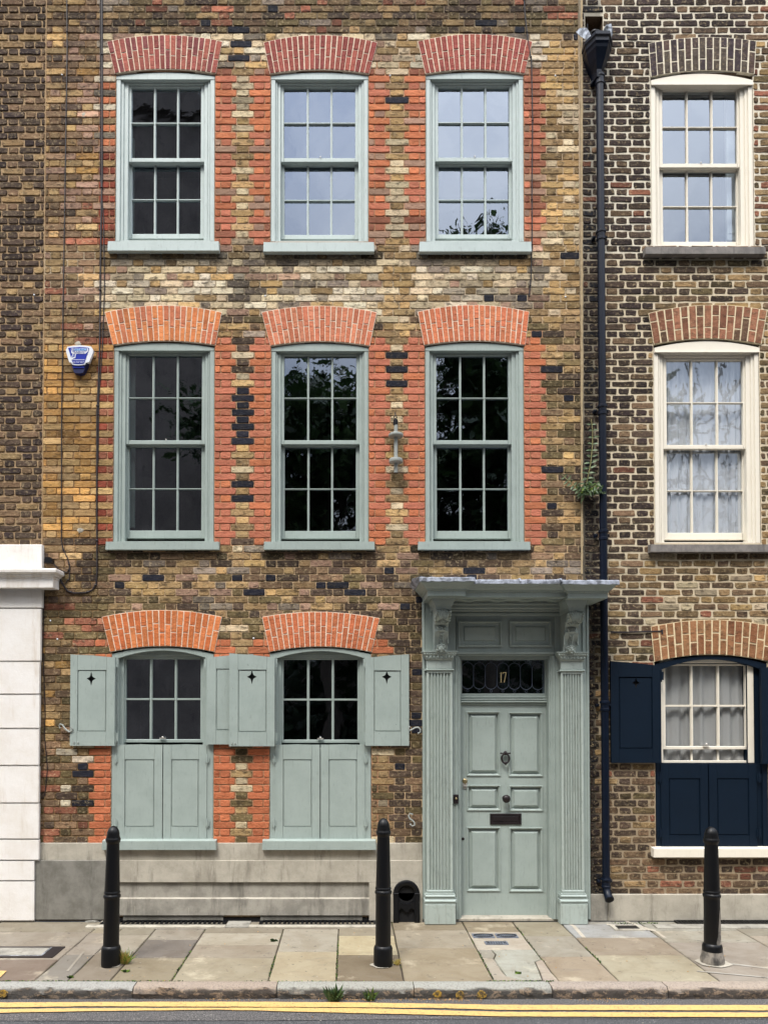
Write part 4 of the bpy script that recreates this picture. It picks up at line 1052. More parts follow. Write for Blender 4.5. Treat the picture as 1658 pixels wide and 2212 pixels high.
# ---------------------------------------------------------------- door leaf
dd = -.09
dm = MB(); DX = RX(994, 1522, 1184, 1969, dd); holes = []
def dp(zx0, zy0, zx1, zy1, off):      # zoom pixels (scale 1.727, offset) -> hole
    a, b = (914 + zx0 / 1.727) / 1.1303, (914 + zx1 / 1.727) / 1.1303; c, e = (off + zy0 / 1.727) / 1.1303, (off + zy1 / 1.727) / 1.1303
    x0, x1, z0, z1 = RX(a, c, b, e, dd); return (x0, x1, z0, z1)
PN = [dp(387, 668, 530, 941, 1350), dp(563, 671, 708, 943, 1350), dp(388, 978, 531, 1087, 1350), dp(565, 980, 709, 1089, 1350), dp(388, 205, 531, 477, 1900), dp(566, 207, 709, 479, 1900)]
dm.plate(DX[0], DX[1], .03, DX[3], -dd, -dd + .045, PN, sg)
door = dm.build('door', house, label='sage green six panel front door')
for i, h_ in enumerate(PN):
    mb = MB(); mb.nested(*h_, [(0, dd), (.001, dd + .010), (.009, dd + .012), (.013, dd + .003), (.021, dd - .003), (.023, dd - .024), (.030, dd - .024), (.056, dd - .003), (.0575, dd + .004), (.060, dd + .004)], sg); mb.build('door_panel', door)
st = MB(); st.box(DX[0] - .05, DX[1] + .05, -.03, .2, .004, .03, 'render_pale', .004); st.build('doorstep', house)
kn = MB(); x, z = P(1089.5, 1637, dd); y = -dd
kn.blob((x, y - .03, z + .050), (.018, .02, .022), 'iron_brown', 10, 7); kn.tube([(x - .042, y - .03, z + .046), (x + .042, y - .03, z + .046)], .007, 'iron_brown', 8)
for sd_ in (-1, 1): kn.blob((x + sd_ * .043, y - .03, z + .046), (.010, .009, .009), 'iron_brown', 8, 6)
kn.tube([(x + .037 * math.sin(a), y - .035 - .0 * a, z + .0 + .046 * math.cos(a) - .004) for a in [2 * math.pi * i / 26 for i in range(26)]], [.0085 + .0012 * (i % 2) for i in range(26)], 'iron_brown', 8, True)
kn.blob((x, y - .04, z - .048), (.020, .014, .016), 'iron_brown', 8, 6, 0, .2); kn.blob((x, y - .04, z - .064), (.008, .010, .010), 'iron_brown', 8, 6); kn.tube([(x, y, z + .05), (x, y - .03, z + .05)], .012, 'iron_brown')
kn.build('knocker', door)
kb = MB(); x, z = P(1090, 1724, dd); kb.lathe(x, z, [(.028, -dd * -1 - .0), (.028, dd + .006), (.012, dd + .012), (.012, dd + .035), (.026, dd + .042), (.038, dd + .058), (.040, dd + .068), (.036, dd + .080), (.022, dd + .090), (.006, dd + .093)], 'iron_brown', 24, axis='y'); kb.build('knob', door)
lp = MB(); x0, x1, z0, z1 = RX(1057.5, 1757, 1125, 1781, dd); lp.nested(x0, x1, z0, z1, [(0, dd), (0, dd + .010), (.004, dd + .012), (.022, dd + .012), (.026, dd + .004), (.027, dd + .004)], 'iron_brown')
lp.nested(x0 + .029, x1 - .029, z0 + .029, z1 - .029, [(0, dd + .003), (.001, dd + .009), (.003, dd + .010)], 'iron_brown'); lp.build('letter_plate', door)
lk = MB(); x, z = P(1003.5, 1692, dd)
lk.lathe(x, z + .022, [(.024, dd), (.024, dd + .008), (.015, dd + .014), (.012, dd + .018)], 'brass', 20, axis='y'); lk.prism([(x - .02, z + .025), (x, z - .012), (x + .02, z + .025)], -dd - .012, -dd, 'brass')
lk.prism([(x - .021, z + .004), (x + .021, z + .004)][::-1] + [(x - .021, z - .040), (x - .012, z - .054), (x + .012, z - .054), (x + .021, z - .040)], -dd - .008, -dd, 'chrome'); lk.box(x - .018, x + .018, -dd - .02, -dd - .008, z - .030, z - .022, 'chrome'); lk.build('door_lock', door)
ky = MB(); x, z = P(999.5, 1812, dd); ky.lathe(x, z, [(.014, dd), (.014, dd + .004), (.011, dd + .006)], 'iron_brown', 16, axis='y'); ky.blob((x, -dd - .006, z), (.004, .003, .010), 'darkhole', 8, 5); ky.build('keyhole', door)
bl_ = MB(); x0, x1, z0, z1 = RX(979, 1716, 989.5, 1736, .06); bl_.box(x0, x1, -.072, -.05, z0, z1, 'iron_brown', .003); bl_.lathe((x0 + x1) / 2, (z0 + z1) / 2 + .006, [(.010, .07), (.010, .077), (.006, .080)], 'brass', 14, axis='y'); bl_.build('doorbell', surround)
# ---------------------------------------------------------------- white stucco ground floor at the left
mb = MB(); xr1 = P(91, 1300, .06)[0]
def zz(v, d=.06): return P(50, v, d)[1]
mb.box(XLL, P(91, 1205, .06)[0], -.06, 0, zz(1240), zz(1176), 'stucco', .006)
cornice(mb, XLL, P(114.5, 1262, .16)[0], .16, P(0, 1269, .16)[1], [(0, 0), (0, .083), (.006, .088), (.008, .1), (.022, .11), (.026, .122), (.045, .134), (.05, .14), (.052, .165), (.045, .175)], 'stucco')
mb.box(XLL, xr1, -.062, 0, P(0, 1314, .06)[1] + .006, P(0, 1269, .16)[1] + .002, 'stucco', .004)
js = [1314, 1429, 1500, 1574, 1654, 1735, 1813, 1859, 1903, 1990]
for i, (a, b) in enumerate(zip(js, js[1:])):
    uu = 88.5 if i == 0 else (86 if i < 3 else (84.5 if i < 7 else 74.5)); g = .008
    x1_ = P(uu, (a + b) / 2, .06)[0]; z1_ = zz(a) - g * .4; z0_ = max(0, zz(b) + g * .4)
    # V-jointed block
    mb.prism([(XLL, z0_ + g), (x1_, z0_ + g), (x1_, z1_ - g * .3), (XLL, z1_ - g * .3)], -.066, -.03, 'stucco')
    mb.add([(XLL, -.066, z0_ + g), (x1_, -.066, z0_ + g), (x1_ - .004, -.046, z0_), (XLL, -.046, z0_)], [(3, 2, 1, 0)], 'stucco'); mb.box(XLL, x1_ - .004, -.046, -.03, z0_ - g, z0_ + g, 'stucco')
mb.box(XLL, P(74, 1800, .06)[0], -.032, 0, 0, zz(1314), 'stucco'); mb.build('stucco_front', lhouse)

# ---------------------------------------------------------------- drainpipe with hopper head
dp_ = thing('drainpipe', (P(1304, 1900, .07)[0], -.07, 0), 'blue-black cast iron drainpipe with hopper head running down between the two brick houses', 'drainpipe')
pa, pb = (1294.5, 200), (1308.5, 1935)
def pc(v): t = (v - pa[1]) / (pb[1] - pa[1]); return P(pa[0] + (pb[0] - pa[0]) * t, v, .075)
mb = MB(); r = 8.2 / 236 ; r = .036
mb.tube([(pc(v)[0], -.075, pc(v)[1]) for v in (168, 500, 900, 1152, 1523, 1908)], r, 'pipe', 20); mb.build('pipe', dp_)
for v in (172, 508, 885, 1155, 1524, 1906):
    mb = MB(); x, z = pc(v); R_ = r
    mb.lathe(x, -.075, [(R_ + .001, z - .055), (R_ + .008, z - .050), (R_ + .008, z - .030), (R_ + .004, z - .026), (R_ + .005, z + .014), (R_ + .013, z + .020), (R_ + .013, z + .034), (R_ + .007, z + .038), (R_ + .007, z + .046), (R_ + .001, z + .050)], 'pipe', 20)
    for sx in (-1, 1): mb.box(x + sx * (R_ + .004), x + sx * (R_ + .036), -.045, 0, z - .012, z + .016, 'pipe', .004); mb.blob((x + sx * (R_ + .026), -.048, z + .002), (.008, .008, .008), 'pipe', 8, 5)
    mb.build('collar', dp_)
mb = MB(); x, z = pc(1908); mb.tube([(x, -.075, z), (x, -.078, z - .05), (x + .003, -.11, z - .105), (x + .004, -.15, z - .135)], [r, r + .001, r + .002, r + .004], 'pipe', 18)
mb.tube([(x + .004, -.140, z - .127), (x + .004, -.155, z - .138)], r + .007, 'pipe', 18); mb.tube([(x + .004, -.153, z - .1365), (x + .004, -.158, z - .1400)], r - .004, 'darkhole', 16); mb.build('shoe', dp_)
mb = MB(); x, zt = P(1293, 88, .12); zb = P(1293, 168, .1)[1]      # hexagonal hopper
def hexr(rx, ry, z, y0=-.005): return [(x - rx, y0, z), (x - rx, y0 - ry * .45, z), (x - rx * .5, y0 - ry, z), (x + rx * .5, y0 - ry, z), (x + rx, y0 - ry * .45, z), (x + rx, y0, z)]
hh = zt - zb; lv = [(.150, .225, 0), (.150, .225, -.03), (.138, .208, -.04), (.138, .208, -.075), (.128, .195, -.095), (.122, .188, -.12), (.090, .15, -.20), (.052, .115, -.28), (.042, .11, -hh)]
vs = []; fs = []
for rx, ry, dz in lv: vs += hexr(rx * .92, ry, zt + dz)
for i in range(len(lv) - 1):
    for q in range(6): a = 6 * i + q; b = 6 * i + (q + 1) % 6; fs.append((b, a, a + 6, b + 6))
fs.append(tuple(range(6 * len(lv) - 6, 6 * len(lv)))); mb.add(vs, [f for f in fs], 'pipe')
mb.add(hexr(.12, .19, zt - .03), [(0, 1, 2, 3, 4, 5)], 'darkhole'); mb.build('hopper', dp_)
mb = MB(); mb.tube([(x - .03, -.09, zt - .03), (x - .03, -.07, zt + .12), (x - .03, .05, zt + .2)], .035, 'black_iron', 12); mb.tube([(x + .05, -.09, zt - .03), (x + .05, -.06, zt + .14), (x + .045, .05, zt + .2)], .016, 'pipe', 10)
for k in range(4): mb.blob((x - .03 + .002 * k, -.10, zt + .0 + .035 * k), (.045, .03, .012), 'black_iron', 10, 5)
mb.build('outlet_pipe', dp_)
def flap(pts, name='flashing_flap'):
    mb = MB(); n = len(pts); v = [(P(u, w, d)[0], -d, P(u, w, d)[1]) for u, w, d in pts]
    mb.add(v + [(a + .003, b + .004, c - .003) for a, b, c in v], [tuple(range(n))[::-1], tuple(range(n, 2 * n))] + [(i, (i + 1) % n, (i + 1) % n + n, i + n) for i in range(n)], 'white_lead', True); return mb.build(name, dp_)
M['white_lead'] = m_plain('dented_white_metal', (206, 212, 220), .3, .5, .5, .9, 25, 1.0)
flap([(1243, 69, .02), (1252, 60, .07), (1266, 60, .11), (1272, 68, .13), (1278, 85, .14), (1272, 89, .12), (1254, 79, .06)])
flap([(1303, 62, .07), (1309, 53, .09), (1319, 51, .10), (1322, 60, .09), (1322, 72, .07), (1318, 84, .05), (1306, 79, .09), (1301, 72, .1)])
mb = MB(); mb.tube([(P(1268, 62, .05)[0], -.05, P(1268, 62)[1]), (P(1269, 105, .05)[0], -.05, P(1269, 105)[1]), (P(1280, 160, .05)[0], -.04, P(1280, 160)[1])], .004, 'pipe', 6); mb.build('hopper_wire', dp_)

# ---------------------------------------------------------------- cables
def cable(pts, r, label, name='wall_cable', d=.014, clips=0, mat='cable', group='cables clipped to the brickwork'):
    mb = MB(); q = [P(u, v, d) for u, v in pts]; x0, z0 = q[-1]
    r *= 1.35; mb.tube([(x, -d + .0, z) for x, z in q], r, mat, 6)
    o = mb.build(name, None, (x0, -d, z0), label=label, category='cable', group=group)
    if clips:
        for i in range(clips):
            t = (i + .5) / clips * (len(q) - 1); k = int(t); f = t - k; x = q[k][0] * (1 - f) + q[k + 1][0] * f; z = q[k][1] * (1 - f) + q[k + 1][1] * f
            c = MB(); c.blob((x, -d - .002, z), (r * 1.9, r * 1.6, r * 1.3), mat, 7, 5); c.build('cable_clip', o)
    return o
cable([(144.5, -40), (145.5, 100), (144, 200), (141.5, 360), (140, 470), (137.5, 600), (136, 720), (133.5, 900), (133, 1080), (133, 1165), (136, 1185), (146, 1205), (151, 1225), (150, 1250), (140, 1262)], .0042, 'thin black cable hanging down the brick wall behind the alarm box', clips=9)
cable([(220.5, -40), (221, 150), (221, 380), (219.5, 430), (217, 600), (215.5, 760), (210, 900), (209.5, 1100), (210, 1235), (208, 1262), (200, 1274), (188, 1280), (160, 1281), (146, 1277), (136, 1262), (130, 1250)], .0062, 'thicker black cable looping under to the white cornice at its lower end', clips=9)
cable([(217, -40), (217, 380), (224, 470), (226, 620), (222, 740), (214, 860), (212, 1000)], .0036, 'thin black cable wandering close beside the thicker looped cable', clips=4)
cable([(1129, -40), (1133, 30), (1139, 85), (1147, 130), (1149.5, 260), (1148, 420), (1148.5, 500), (1146, 600), (1142, 640)], .0046, 'black cable sagging past the right corner of the top right green window', clips=7)
cable([(1319, 1365.5), (1350, 1366), (1390, 1364.5), (1428, 1363.5)], .006, 'short black cable across the bricks above the navy shutter')
cable([(1428, 1360), (1429, 1370)], .009, 'stub of black cable at the end of the short cable above the navy shutter', name='cable_end')
cable([(96.5, 1280), (93, 1400), (96, 1480), (98, 1540), (96, 1585), (103, 1660), (100, 1690), (97, 1720)], .003, 'thin loose wire straggling down beside the white stucco front', clips=3)
cable([(110, 1212), (118, 1220), (130, 1232), (145, 1237), (150, 1228)], .004, 'short wire drooping from the small black junction box')
mb = MB(); x, z = P(104, 1208, .05); mb.prism([(x - .03, z - .03), (x + .045, z - .03), (x + .04, z + .01), (x + .02, z + .02), (x - .022, z + .02), (x - .034, z - .005)], -.06, 0, 'black_iron'); mb.box(x - .034, x + .048, -.064, -.01, z - .036, z - .03, 'black_iron')
mb.build('junction_box', None, (x, 0, z), label='small black junction box beside the top block of the white cornice', category='junction box')
# pale repair spots and screw plugs of filler on the brickwork
for u, v in ((135, 163), (75, 638), (573, 640), (842, 165), (1198, 165), (125, 1381), (548, 1379), (110, 1341), (1220, 642)): mb = MB(); x, z = P(u, v); mb.blob((x, -.008, z), (.009, .006, .009), 'white', 8, 5); mb.build('wall_plug', house)
for u, v in ((174, 1146), (183, 249), (170, 742)): mb = MB(); x, z = P(u, v); mb.blob((x, -.006, z), (.036, .005, .026), 'render_pale', 9, 5, .3, .6); mb.build('mortar_dab', house)

# ---------------------------------------------------------------- alarm box
ab = thing('alarm_box', (P(172, 775)[0], 0, P(172, 806)[1]), 'white and blue shield shaped alarm box with printed front on the left brickwork', 'alarm box')
def ap(x, y, d): u, v = (140 + x / 13.817) / 1.1303, (820 + y / 13.817) / 1.1303; return P(u, v, d)
mb = MB(); o_ = [(430, 1000), (580, 1290), (880, 1290), (1090, 900), (1150, 620), (1000, 480), (480, 480), (400, 700)]
mb.prism([ap(a, b, .05) for a, b in [(470, 600), (490, 960), (590, 1265), (760, 1285), (890, 1265), (1010, 1000), (1090, 600)]], -.062, 0, 'navy_plastic'); mb.prism([ap(a, b, .068) for a, b in [(520, 900), (530, 1080), (900, 1080), (930, 900)]], -.068, -.05, 'blue'); mb.build('base', ab)
mb = MB(); mb.prism([ap(a, b, .075) for a, b in [(300, 480), (310, 560), (410, 890), (480, 905), (510, 970), (600, 988), (720, 995), (850, 985), (940, 965), (970, 905), (1080, 890), (1210, 560), (1215, 480), (1150, 370), (1040, 345), (760, 318), (480, 345), (350, 370)]], -.078, -.045, 'white'); mb.build('cover', ab)
mb = MB(); mb.prism([ap(a, b, .08) for a, b in [(372, 410), (490, 800), (525, 925), (640, 945), (800, 945), (910, 930), (1082, 430), (1060, 400), (760, 378), (400, 400)]], -.081, -.07, 'blue'); mb.prism([ap(a, b, .08) for a, b in [(470, 425), (478, 575), (530, 610), (950, 610), (1050, 520), (1050, 425)]], -.0825, -.079, 'white')
mb.prism([ap(a, b, .08) for a, b in [(580, 432), (580, 505), (1000, 505), (1010, 432)]], -.0832, -.08, 'ltblue')
for q in ([(490, 660), (480, 820), (500, 800), (560, 760), (620, 750), (620, 710), (560, 720), (520, 740)], [(520, 620), (550, 620), (545, 700), (525, 700)], [(600, 620), (630, 620), (620, 720), (590, 740)], [(500, 802), (500, 818), (930, 818), (930, 802)]):
    p = [ap(a, b, .08) for a, b in q]; ar = sum(p[i - 1][0] * p[i][1] - p[i][0] * p[i - 1][1] for i in range(len(p))); mb.prism(p if ar > 0 else p[::-1], -.0828, -.079, 'white')
mb.build('printed_panel', ab)
def text(s, cx, cy, size, mat, d, parent, name='lettering', sx=1.0):
    c = bpy.data.curves.new('t', 'FONT'); c.body = s; c.size = size; c.align_x = 'CENTER'; c.align_y = 'CENTER'; c.extrude = .0004
    t = bpy.data.objects.new('t', c); COL.objects.link(t); bpy.context.view_layer.update(); dg = bpy.context.evaluated_depsgraph_get(); me = bpy.data.meshes.new_from_object(t.evaluated_get(dg)); bpy.data.objects.remove(t)
    me.materials.clear(); me.materials.append(M[mat])
    for v in me.vertices: x, y, z = v.co; v.co = (x * sx, -z, y)
    o = bpy.data.objects.new(name, me); COL.objects.link(o); o.parent = parent; o.location = Vector((cx, -d, cy)) - parent.location; return o
for s, y, sz, m_, w in (('RESISTANCE', 468, .030, 'blue', .95), ('FIRE & SECURITY', 530, .019, 'blue', .98), ('SYSTEMS LTD', 582, .018, 'blue', .98), ('020 7247 0077', 888, .019, 'white', .95)):
    x, z = ap(745 if y < 700 else 715, y, .083); text(s, x, z, sz, m_, .0835, ab, sx=w)

# ---------------------------------------------------------------- wall fixture between the middle windows
wf = thing('wall_fixture', (P(855.5, 985, .10)[0], -.10, P(855.5, 1020, .1)[1]), 'pale grey vertical pole fitting with two discs between the middle floor windows', 'wall fitting')  # pole fitting, gives no light
def wz(y): return P(0, (980 + y / 11.06) / 1.1303, .1)[1]
x = P((900 + 730 / 11.06) / 1.1303, 960, .1)[0]; w = 1 / 11.06 / 1.1303 / 224
mb = MB(); mb.tube([(x, -.1, wz(1930)), (x, -.1, wz(620))], 52 * w, 'grey_paint', 16); mb.tube([(x, -.1, wz(1934)), (x, -.1, wz(1915))], 48 * w, 'darkhole', 14); mb.build('pole', wf)
for a, b, R_ in ((860, 960, 205), (1535, 1660, 190)):
    mb = MB(); mb.lathe(x, -.1, [(R_ * .35 * w, wz(b + 12)), (R_ * .95 * w, wz(b - 8)), (R_ * w, wz(b - 34)), (R_ * .93 * w, wz(a + 24)), (R_ * .6 * w, wz(a + 4)), (R_ * .3 * w, wz(a - 6))], 'grey_paint', 28); mb.build('disc', wf)
mb = MB(); mb.lathe(x - 10 * w, -.1, [(64 * w, wz(632)), (66 * w, wz(600)), (62 * w, wz(500)), (40 * w, wz(480)), (28 * w, wz(462))], 'black_iron', 18); mb.tube([(x - 10 * w + 40 * w * math.sin(a), -.1, wz(430) + 40 * w * math.cos(a)) for a in [i * .5236 for i in range(12)]], 13 * w, 'black_iron', 7, True); mb.tube([(x - 10 * w, -.1, wz(400)), (x - 14 * w, -.09, wz(285))], 16 * w, 'black_iron', 8); mb.build('cap', wf)
mb = MB(); 
for yy in (720, 1480): mb.tube([(x, -.1, wz(yy)), (x, 0, wz(yy))], .007, 'black_iron', 8)
mb.build('bracket', wf)

# ---------------------------------------------------------------- ground
KW0, KW1, RZ = 1.60, 1.725, -.09
def m_flag(name, c, c2, c3):
    m = NT(name); a = m.n('ShaderNodeAttribute', attribute_name='Col')
    base = m.mix(m.ramp(m.noise(3.5, 6, .7, dist=.6), .35, .68, 0, .62), a.outputs['Color'], m.mix(1.0, a.outputs['Color'], (.70, .64, .56, 1), 'MULTIPLY'))
    base = m.mix(m.ramp(m.noise(11, 6, .75, stretch=(.35, 1.2, 1), dist=.8), .5, .72, 0, .5), base, c4((122, 112, 98)))
    base = m.mix(m.ramp(m.noise(70, 3, .7), .62, .74, 0, .5), base, c4((92, 84, 72))); base = m.mix(m.ramp(m.noise(2.2, 5, .7), .56, .70, 0, .4), base, c4((206, 194, 168)))
    base = m.mix(m.ramp(m.noise(7, 5, .8), .60, .66, 0, .55), base, c4((88, 82, 72))); base = m.mix(m.ramp(m.noise(19, 2, .4), .70, .73, 0, .6), base, c4((70, 66, 60)))
    m.col(base); m.set(Roughness=.82); m.bump(m.noise(26, 5, .7, dist=.5), .45, .006); m.bump(m.noise(5, 4, .6, dist=1.2), .5, .008); return m.m
M['flag'] = m_flag('york_stone', 0, 0, 0)
m = NT('asphalt'); n1 = m.noise(170, 3, .7); base = m.mix(m.ramp(n1, .42, .68), c4((58, 58, 60)), c4((112, 112, 112))); base = m.mix(m.ramp(m.noise(130, 2, .5), .66, .71), base, c4((178, 174, 168))); base = m.mix(m.ramp(m.noise(1.4, 5, .6), .4, .7, 0, .35), base, c4((50, 50, 52))); m.col(base); m.set(Roughness=.85); m.bump(n1, .9, .006); M['asphalt'] = m.m
m = NT('old_asphalt'); n1 = m.noise(120, 3, .7); base = m.mix(m.ramp(n1, .4, .66), c4((66, 64, 64)), c4((124, 120, 116))); base = m.mix(m.ramp(m.noise(60, 3, .6), .66, .71), base, c4((200, 192, 180))); m.col(base); m.set(Roughness=.9); m.bump(n1, 1, .008); M['old_asphalt'] = m.m
m = NT('yellow_line_paint'); base = m.mix(m.ramp(m.noise(60, 5, .75), .53, .64, 0, .85), c4((212, 174, 108)), c4((104, 94, 78))); base = m.mix(m.ramp(m.noise(7, 4, .6), .4, .7, 0, .5), base, c4((222, 178, 104))); m.col(base); m.set(Roughness=.7); m.bump(m.noise(120, 3, .7), .7, .004); M['yellow'] = m.m
m = NT('kerb_granite'); n1 = m.noise(70, 4, .75); n2 = m.noise(11, 5, .75, stretch=(1, 1, 2.2), dist=.5)
gm = m.n('ShaderNodeNewGeometry'); sp = m.n('ShaderNodeSeparateXYZ'); m.l(gm.outputs['Normal'], sp.inputs[0]); face = m.ramp(sp.outputs[2], .35, .8, 1, 0)
a = m.n('ShaderNodeAttribute', attribute_name='Col')
base = m.mix(m.ramp(n1, .45, .7, 0, .7), a.outputs['Color'], c4((108, 102, 98)))
dirt = m.mix(m.ramp(n2, .50, .60), c4((50, 45, 42)), c4((142, 120, 96))); dirt = m.mix(m.ramp(n1, .5, .62, 0, .75), dirt, c4((38, 34, 32)))
dirt = m.mix(m.ramp(m.noise(3.2, 3, .5), .60, .64, 0, .0), dirt, c4((170, 140, 50)))
base = m.mix(m.mul(face, .88), base, dirt); m.col(base); m.set(Roughness=.88); m.bump(n2, .8, .02); m.bump(n1, .9, .012); M['kerb'] = m.m
m = NT('joint_dirt'); base = m.mix(m.ramp(m.noise(14, 4, .7), .5, .66), c4((62, 52, 42)), c4((74, 84, 36))); m.col(base); m.set(Roughness=1); m.bump(m.noise(90, 3, .7), .8, .01); M['joint'] = m.m
mb = MB(); mb.add([(-90, -90, RZ), (90, -90, RZ), (90, -KW1 + .02, RZ), (-90, -KW1 + .02, RZ)], [(0, 1, 2, 3)], 'asphalt'); mb.build('road', None, kind='structure')
mb = MB(); n = 90; vs = []; fs = []
for i in range(n + 1):
    x = -6 + 12 * i / n; yv = -2.085 + .02 * math.sin(x * .9); vs += [(x, yv + ru(-.004, .004) - .0, RZ + .004), (x, -KW1 + .01, RZ + .004 + .003)]
fs = [(2 * i, 2 * i + 2, 2 * i + 3, 2 * i + 1) for i in range(n)]; mb.add(vs, fs, 'old_asphalt'); mb.build('road_edge', None, kind='structure')
def line(ya, yb, wob, name='yellow_line'):
    mb = MB(); n = 260; vs = []
    for i in range(n + 1):
        x = -6 + 12 * i / n; vs += [(x, ya(x) + ru(-wob, wob), RZ + .0125), (x, yb(x) + ru(-wob, wob), RZ + .0125)]
    mb.add(vs, [(2 * i, 2 * i + 2, 2 * i + 3, 2 * i + 1) for i in range(n)], 'yellow'); return mb.build(name, None, kind='structure')
# sheets stepped 4 mm apart
def gy(v): return ground(750, v, RZ + .012)[1]
def lerp(x, tab):
    for (a, p), (b, q) in zip(tab, tab[1:]):
        if x <= b: return p + (q - p) * max(0, min(1, (x - a) / (b - a)))
    return tab[-1][1]
Lt = [(-6, 2169), (-3.4, 2168.5), (-1.2, 2164), (0, 2163), (3.8, 2174)]; 
line(lambda x: gy(lerp(x, [(-6, 2180), (-2.9, 2178), (-1.9, 2173.5), (-.5, 2175), (.6, 2177), (1.1, 2181.5), (4, 2183), (6, 2183)])), lambda x: gy(lerp(x, [(-6, 2168), (-3, 2166), (-1, 2163.5), (0, 2165), (1.1, 2170.5), (4, 2171.5), (6, 2172)])), .003)
line(lambda x: gy(lerp(x, [(-6, 2192), (-3, 2191), (-1.9, 2184.5), (-.9, 2181), (0, 2188), (1.1, 2195.5), (4, 2198), (6, 2198)])), lambda x: gy(lerp(x, [(-6, 2182), (-2.9, 2181), (-1.9, 2178), (-.5, 2176.5), (.2, 2178.5), (1.1, 2186), (4, 2188), (6, 2188)])), .003)
# pavement bed, flags
mb = MB(); mb.box(-90, 90, -KW0 - .01, 0, RZ - .05, -.009, 'joint'); mb.build('pavement_bed', None, kind='structure')
mb = MB(); mb.cols = []; mb.mots = []
BC = [(178, 166, 142), (168, 154, 130), (184, 174, 152), (160, 148, 130), (172, 162, 144), (152, 138, 118)]
def slab(poly, col=None, z=0.0, gap=.0065):
    cx = sum(p[0] for p in poly) / len(poly); cy = sum(p[1] for p in poly) / len(poly); n = len(poly); col = col or random.choice(BC); g_ = sum(col) / 3; col = jit(tuple((g_ + (c - g_) * .95) * .78 for c in col), .06); b = len(mb.v)
    q = []
    for i in range(n):     # subdivide the edges for a slightly uneven outline
        a, c = poly[i], poly[(i + 1) % n]; ln = math.hypot(c[0] - a[0], c[1] - a[1]); k = max(1, int(ln / .09))
        for t in range(k): s = t / k; q.append((a[0] + (c[0] - a[0]) * s + (ru(-.0022, .0022) if t else 0), a[1] + (c[1] - a[1]) * s + (ru(-.0022, .0022) if t else 0)))
    n = len(q); tx, ty = ru(-.003, .003), ru(-.003, .003); hz = lambda x, y: z + tx * (x - cx) + ty * (y - cy)
    def sh(p, g): dx, dy = p[0] - cx, p[1] - cy; l = math.hypot(dx, dy); k = 1 - g / max(l, .02); return cx + dx * k, cy + dy * k
    for g, dz in ((gap + .007, 0), (gap, -.006), (gap, -.03)):
        for p in q: a, c = sh(p, g); mb.v.append((a, c, hz(a, c) + dz))
    k = mb.mi('flag'); mb.f.append(tuple(range(b, b + n))); mb.m.append(k); mb.sm.append(False)
    for r_ in range(2):
        for i in range(n): j = (i + 1) % n; mb.f.append((b + (r_ + 1) * n + i, b + (r_ + 1) * n + j, b + r_ * n + j, b + r_ * n + i)); mb.m.append(k); mb.sm.append(False)
    mb.cols.extend([(*lin(col), rnd())] * (3 * n)); mb.mots.extend([0] * (3 * n))
def gd(u, v): return ground(u / 1.1303, v / 1.1303)
def vy(v): return gd(850, v)[1]
YB = -.0; YF = -KW0 + .004
def colm(xa, xb, cross, cols=None, xa2=None, xb2=None, y0=-.03):
    ys = [y0] + [vy(v) if v > 3 else v for v in cross] + [YF]
    xa2 = xa if xa2 is None else xa2; xb2 = xb if xb2 is None else xb2
    X = lambda a, b, y: a + (b - a) * (y / YF)
    for i, (p, q) in enumerate(zip(ys, ys[1:])): slab([(X(xa, xa2, q), q), (X(xb, xb2, q), q), (X(xb, xb2, p), p), (X(xa, xa2, p), p)], cols[i] if cols else None)
for a, b, cr in ((-7, -6.1, [2290]), (-6.1, -5.2, [2270, 2320]), (-5.2, -4.3, [2300]), (4.6, 5.5, [2300]), (5.5, 6.4, [2280, 2330]), (6.4, 7.3, [2310])): colm(a, b, cr)
colm(-4.3, -3.35, [2262, 2290, 2350], [BC[4], (196, 192, 182), BC[0], (150, 132, 116)]); 
X1 = gd(0, 2292)[0]; X2 = gd(96, 2383)[0]
colm(-3.35, -2.37, [2275, 2309, 2343], [BC[0], BC[2], (190, 178, 158), (156, 136, 116)])
colm(-2.37, -2.12, [2278, 2330], [BC[0], BC[4], (160, 152, 138)]); colm(-2.12, -1.80, [2282, 2324], [BC[0], BC[2], (150, 138, 116)]); colm(-1.80, -1.335, [2270, 2294, 2338], [BC[4], BC[2], (140, 128, 118), (164, 150, 122)])
colm(-1.335, -.605, [2278, 2307, 2338], [BC[0], (200, 190, 168), (190, 174, 150), (196, 182, 152)]); colm(-.605, -.09, [2268, 2323], [BC[1], (188, 178, 158), (200, 184, 150)])
colm(-.09, .42, [2284, 2331], [BC[1], (206, 190, 154), (158, 138, 110)]); colm(.42, 1.10, [2271, 2314], [(168, 152, 124), (194, 180, 156), (178, 162, 132)])
cover_y = (vy(2275), vy(2318))
colm(1.10, 1.585, [2275, 2318], [(170, 152, 122), (212, 198, 178), (0, 0, 0)]) if False else None
Xc = (1.10, 1.585); slab([(Xc[0], cover_y[0]), (Xc[1], cover_y[0]), (Xc[1], -.03), (Xc[0], -.03)], (168, 152, 124)); slab([(Xc[0], cover_y[1]), (Xc[1], cover_y[1]), (Xc[1], cover_y[0]), (Xc[0], cover_y[0])], (224, 210, 190))
cr = [(1.10, cover_y[1]), (1.585, cover_y[1]), (1.585, YF), (1.10, YF)]; h = cover_y[1]
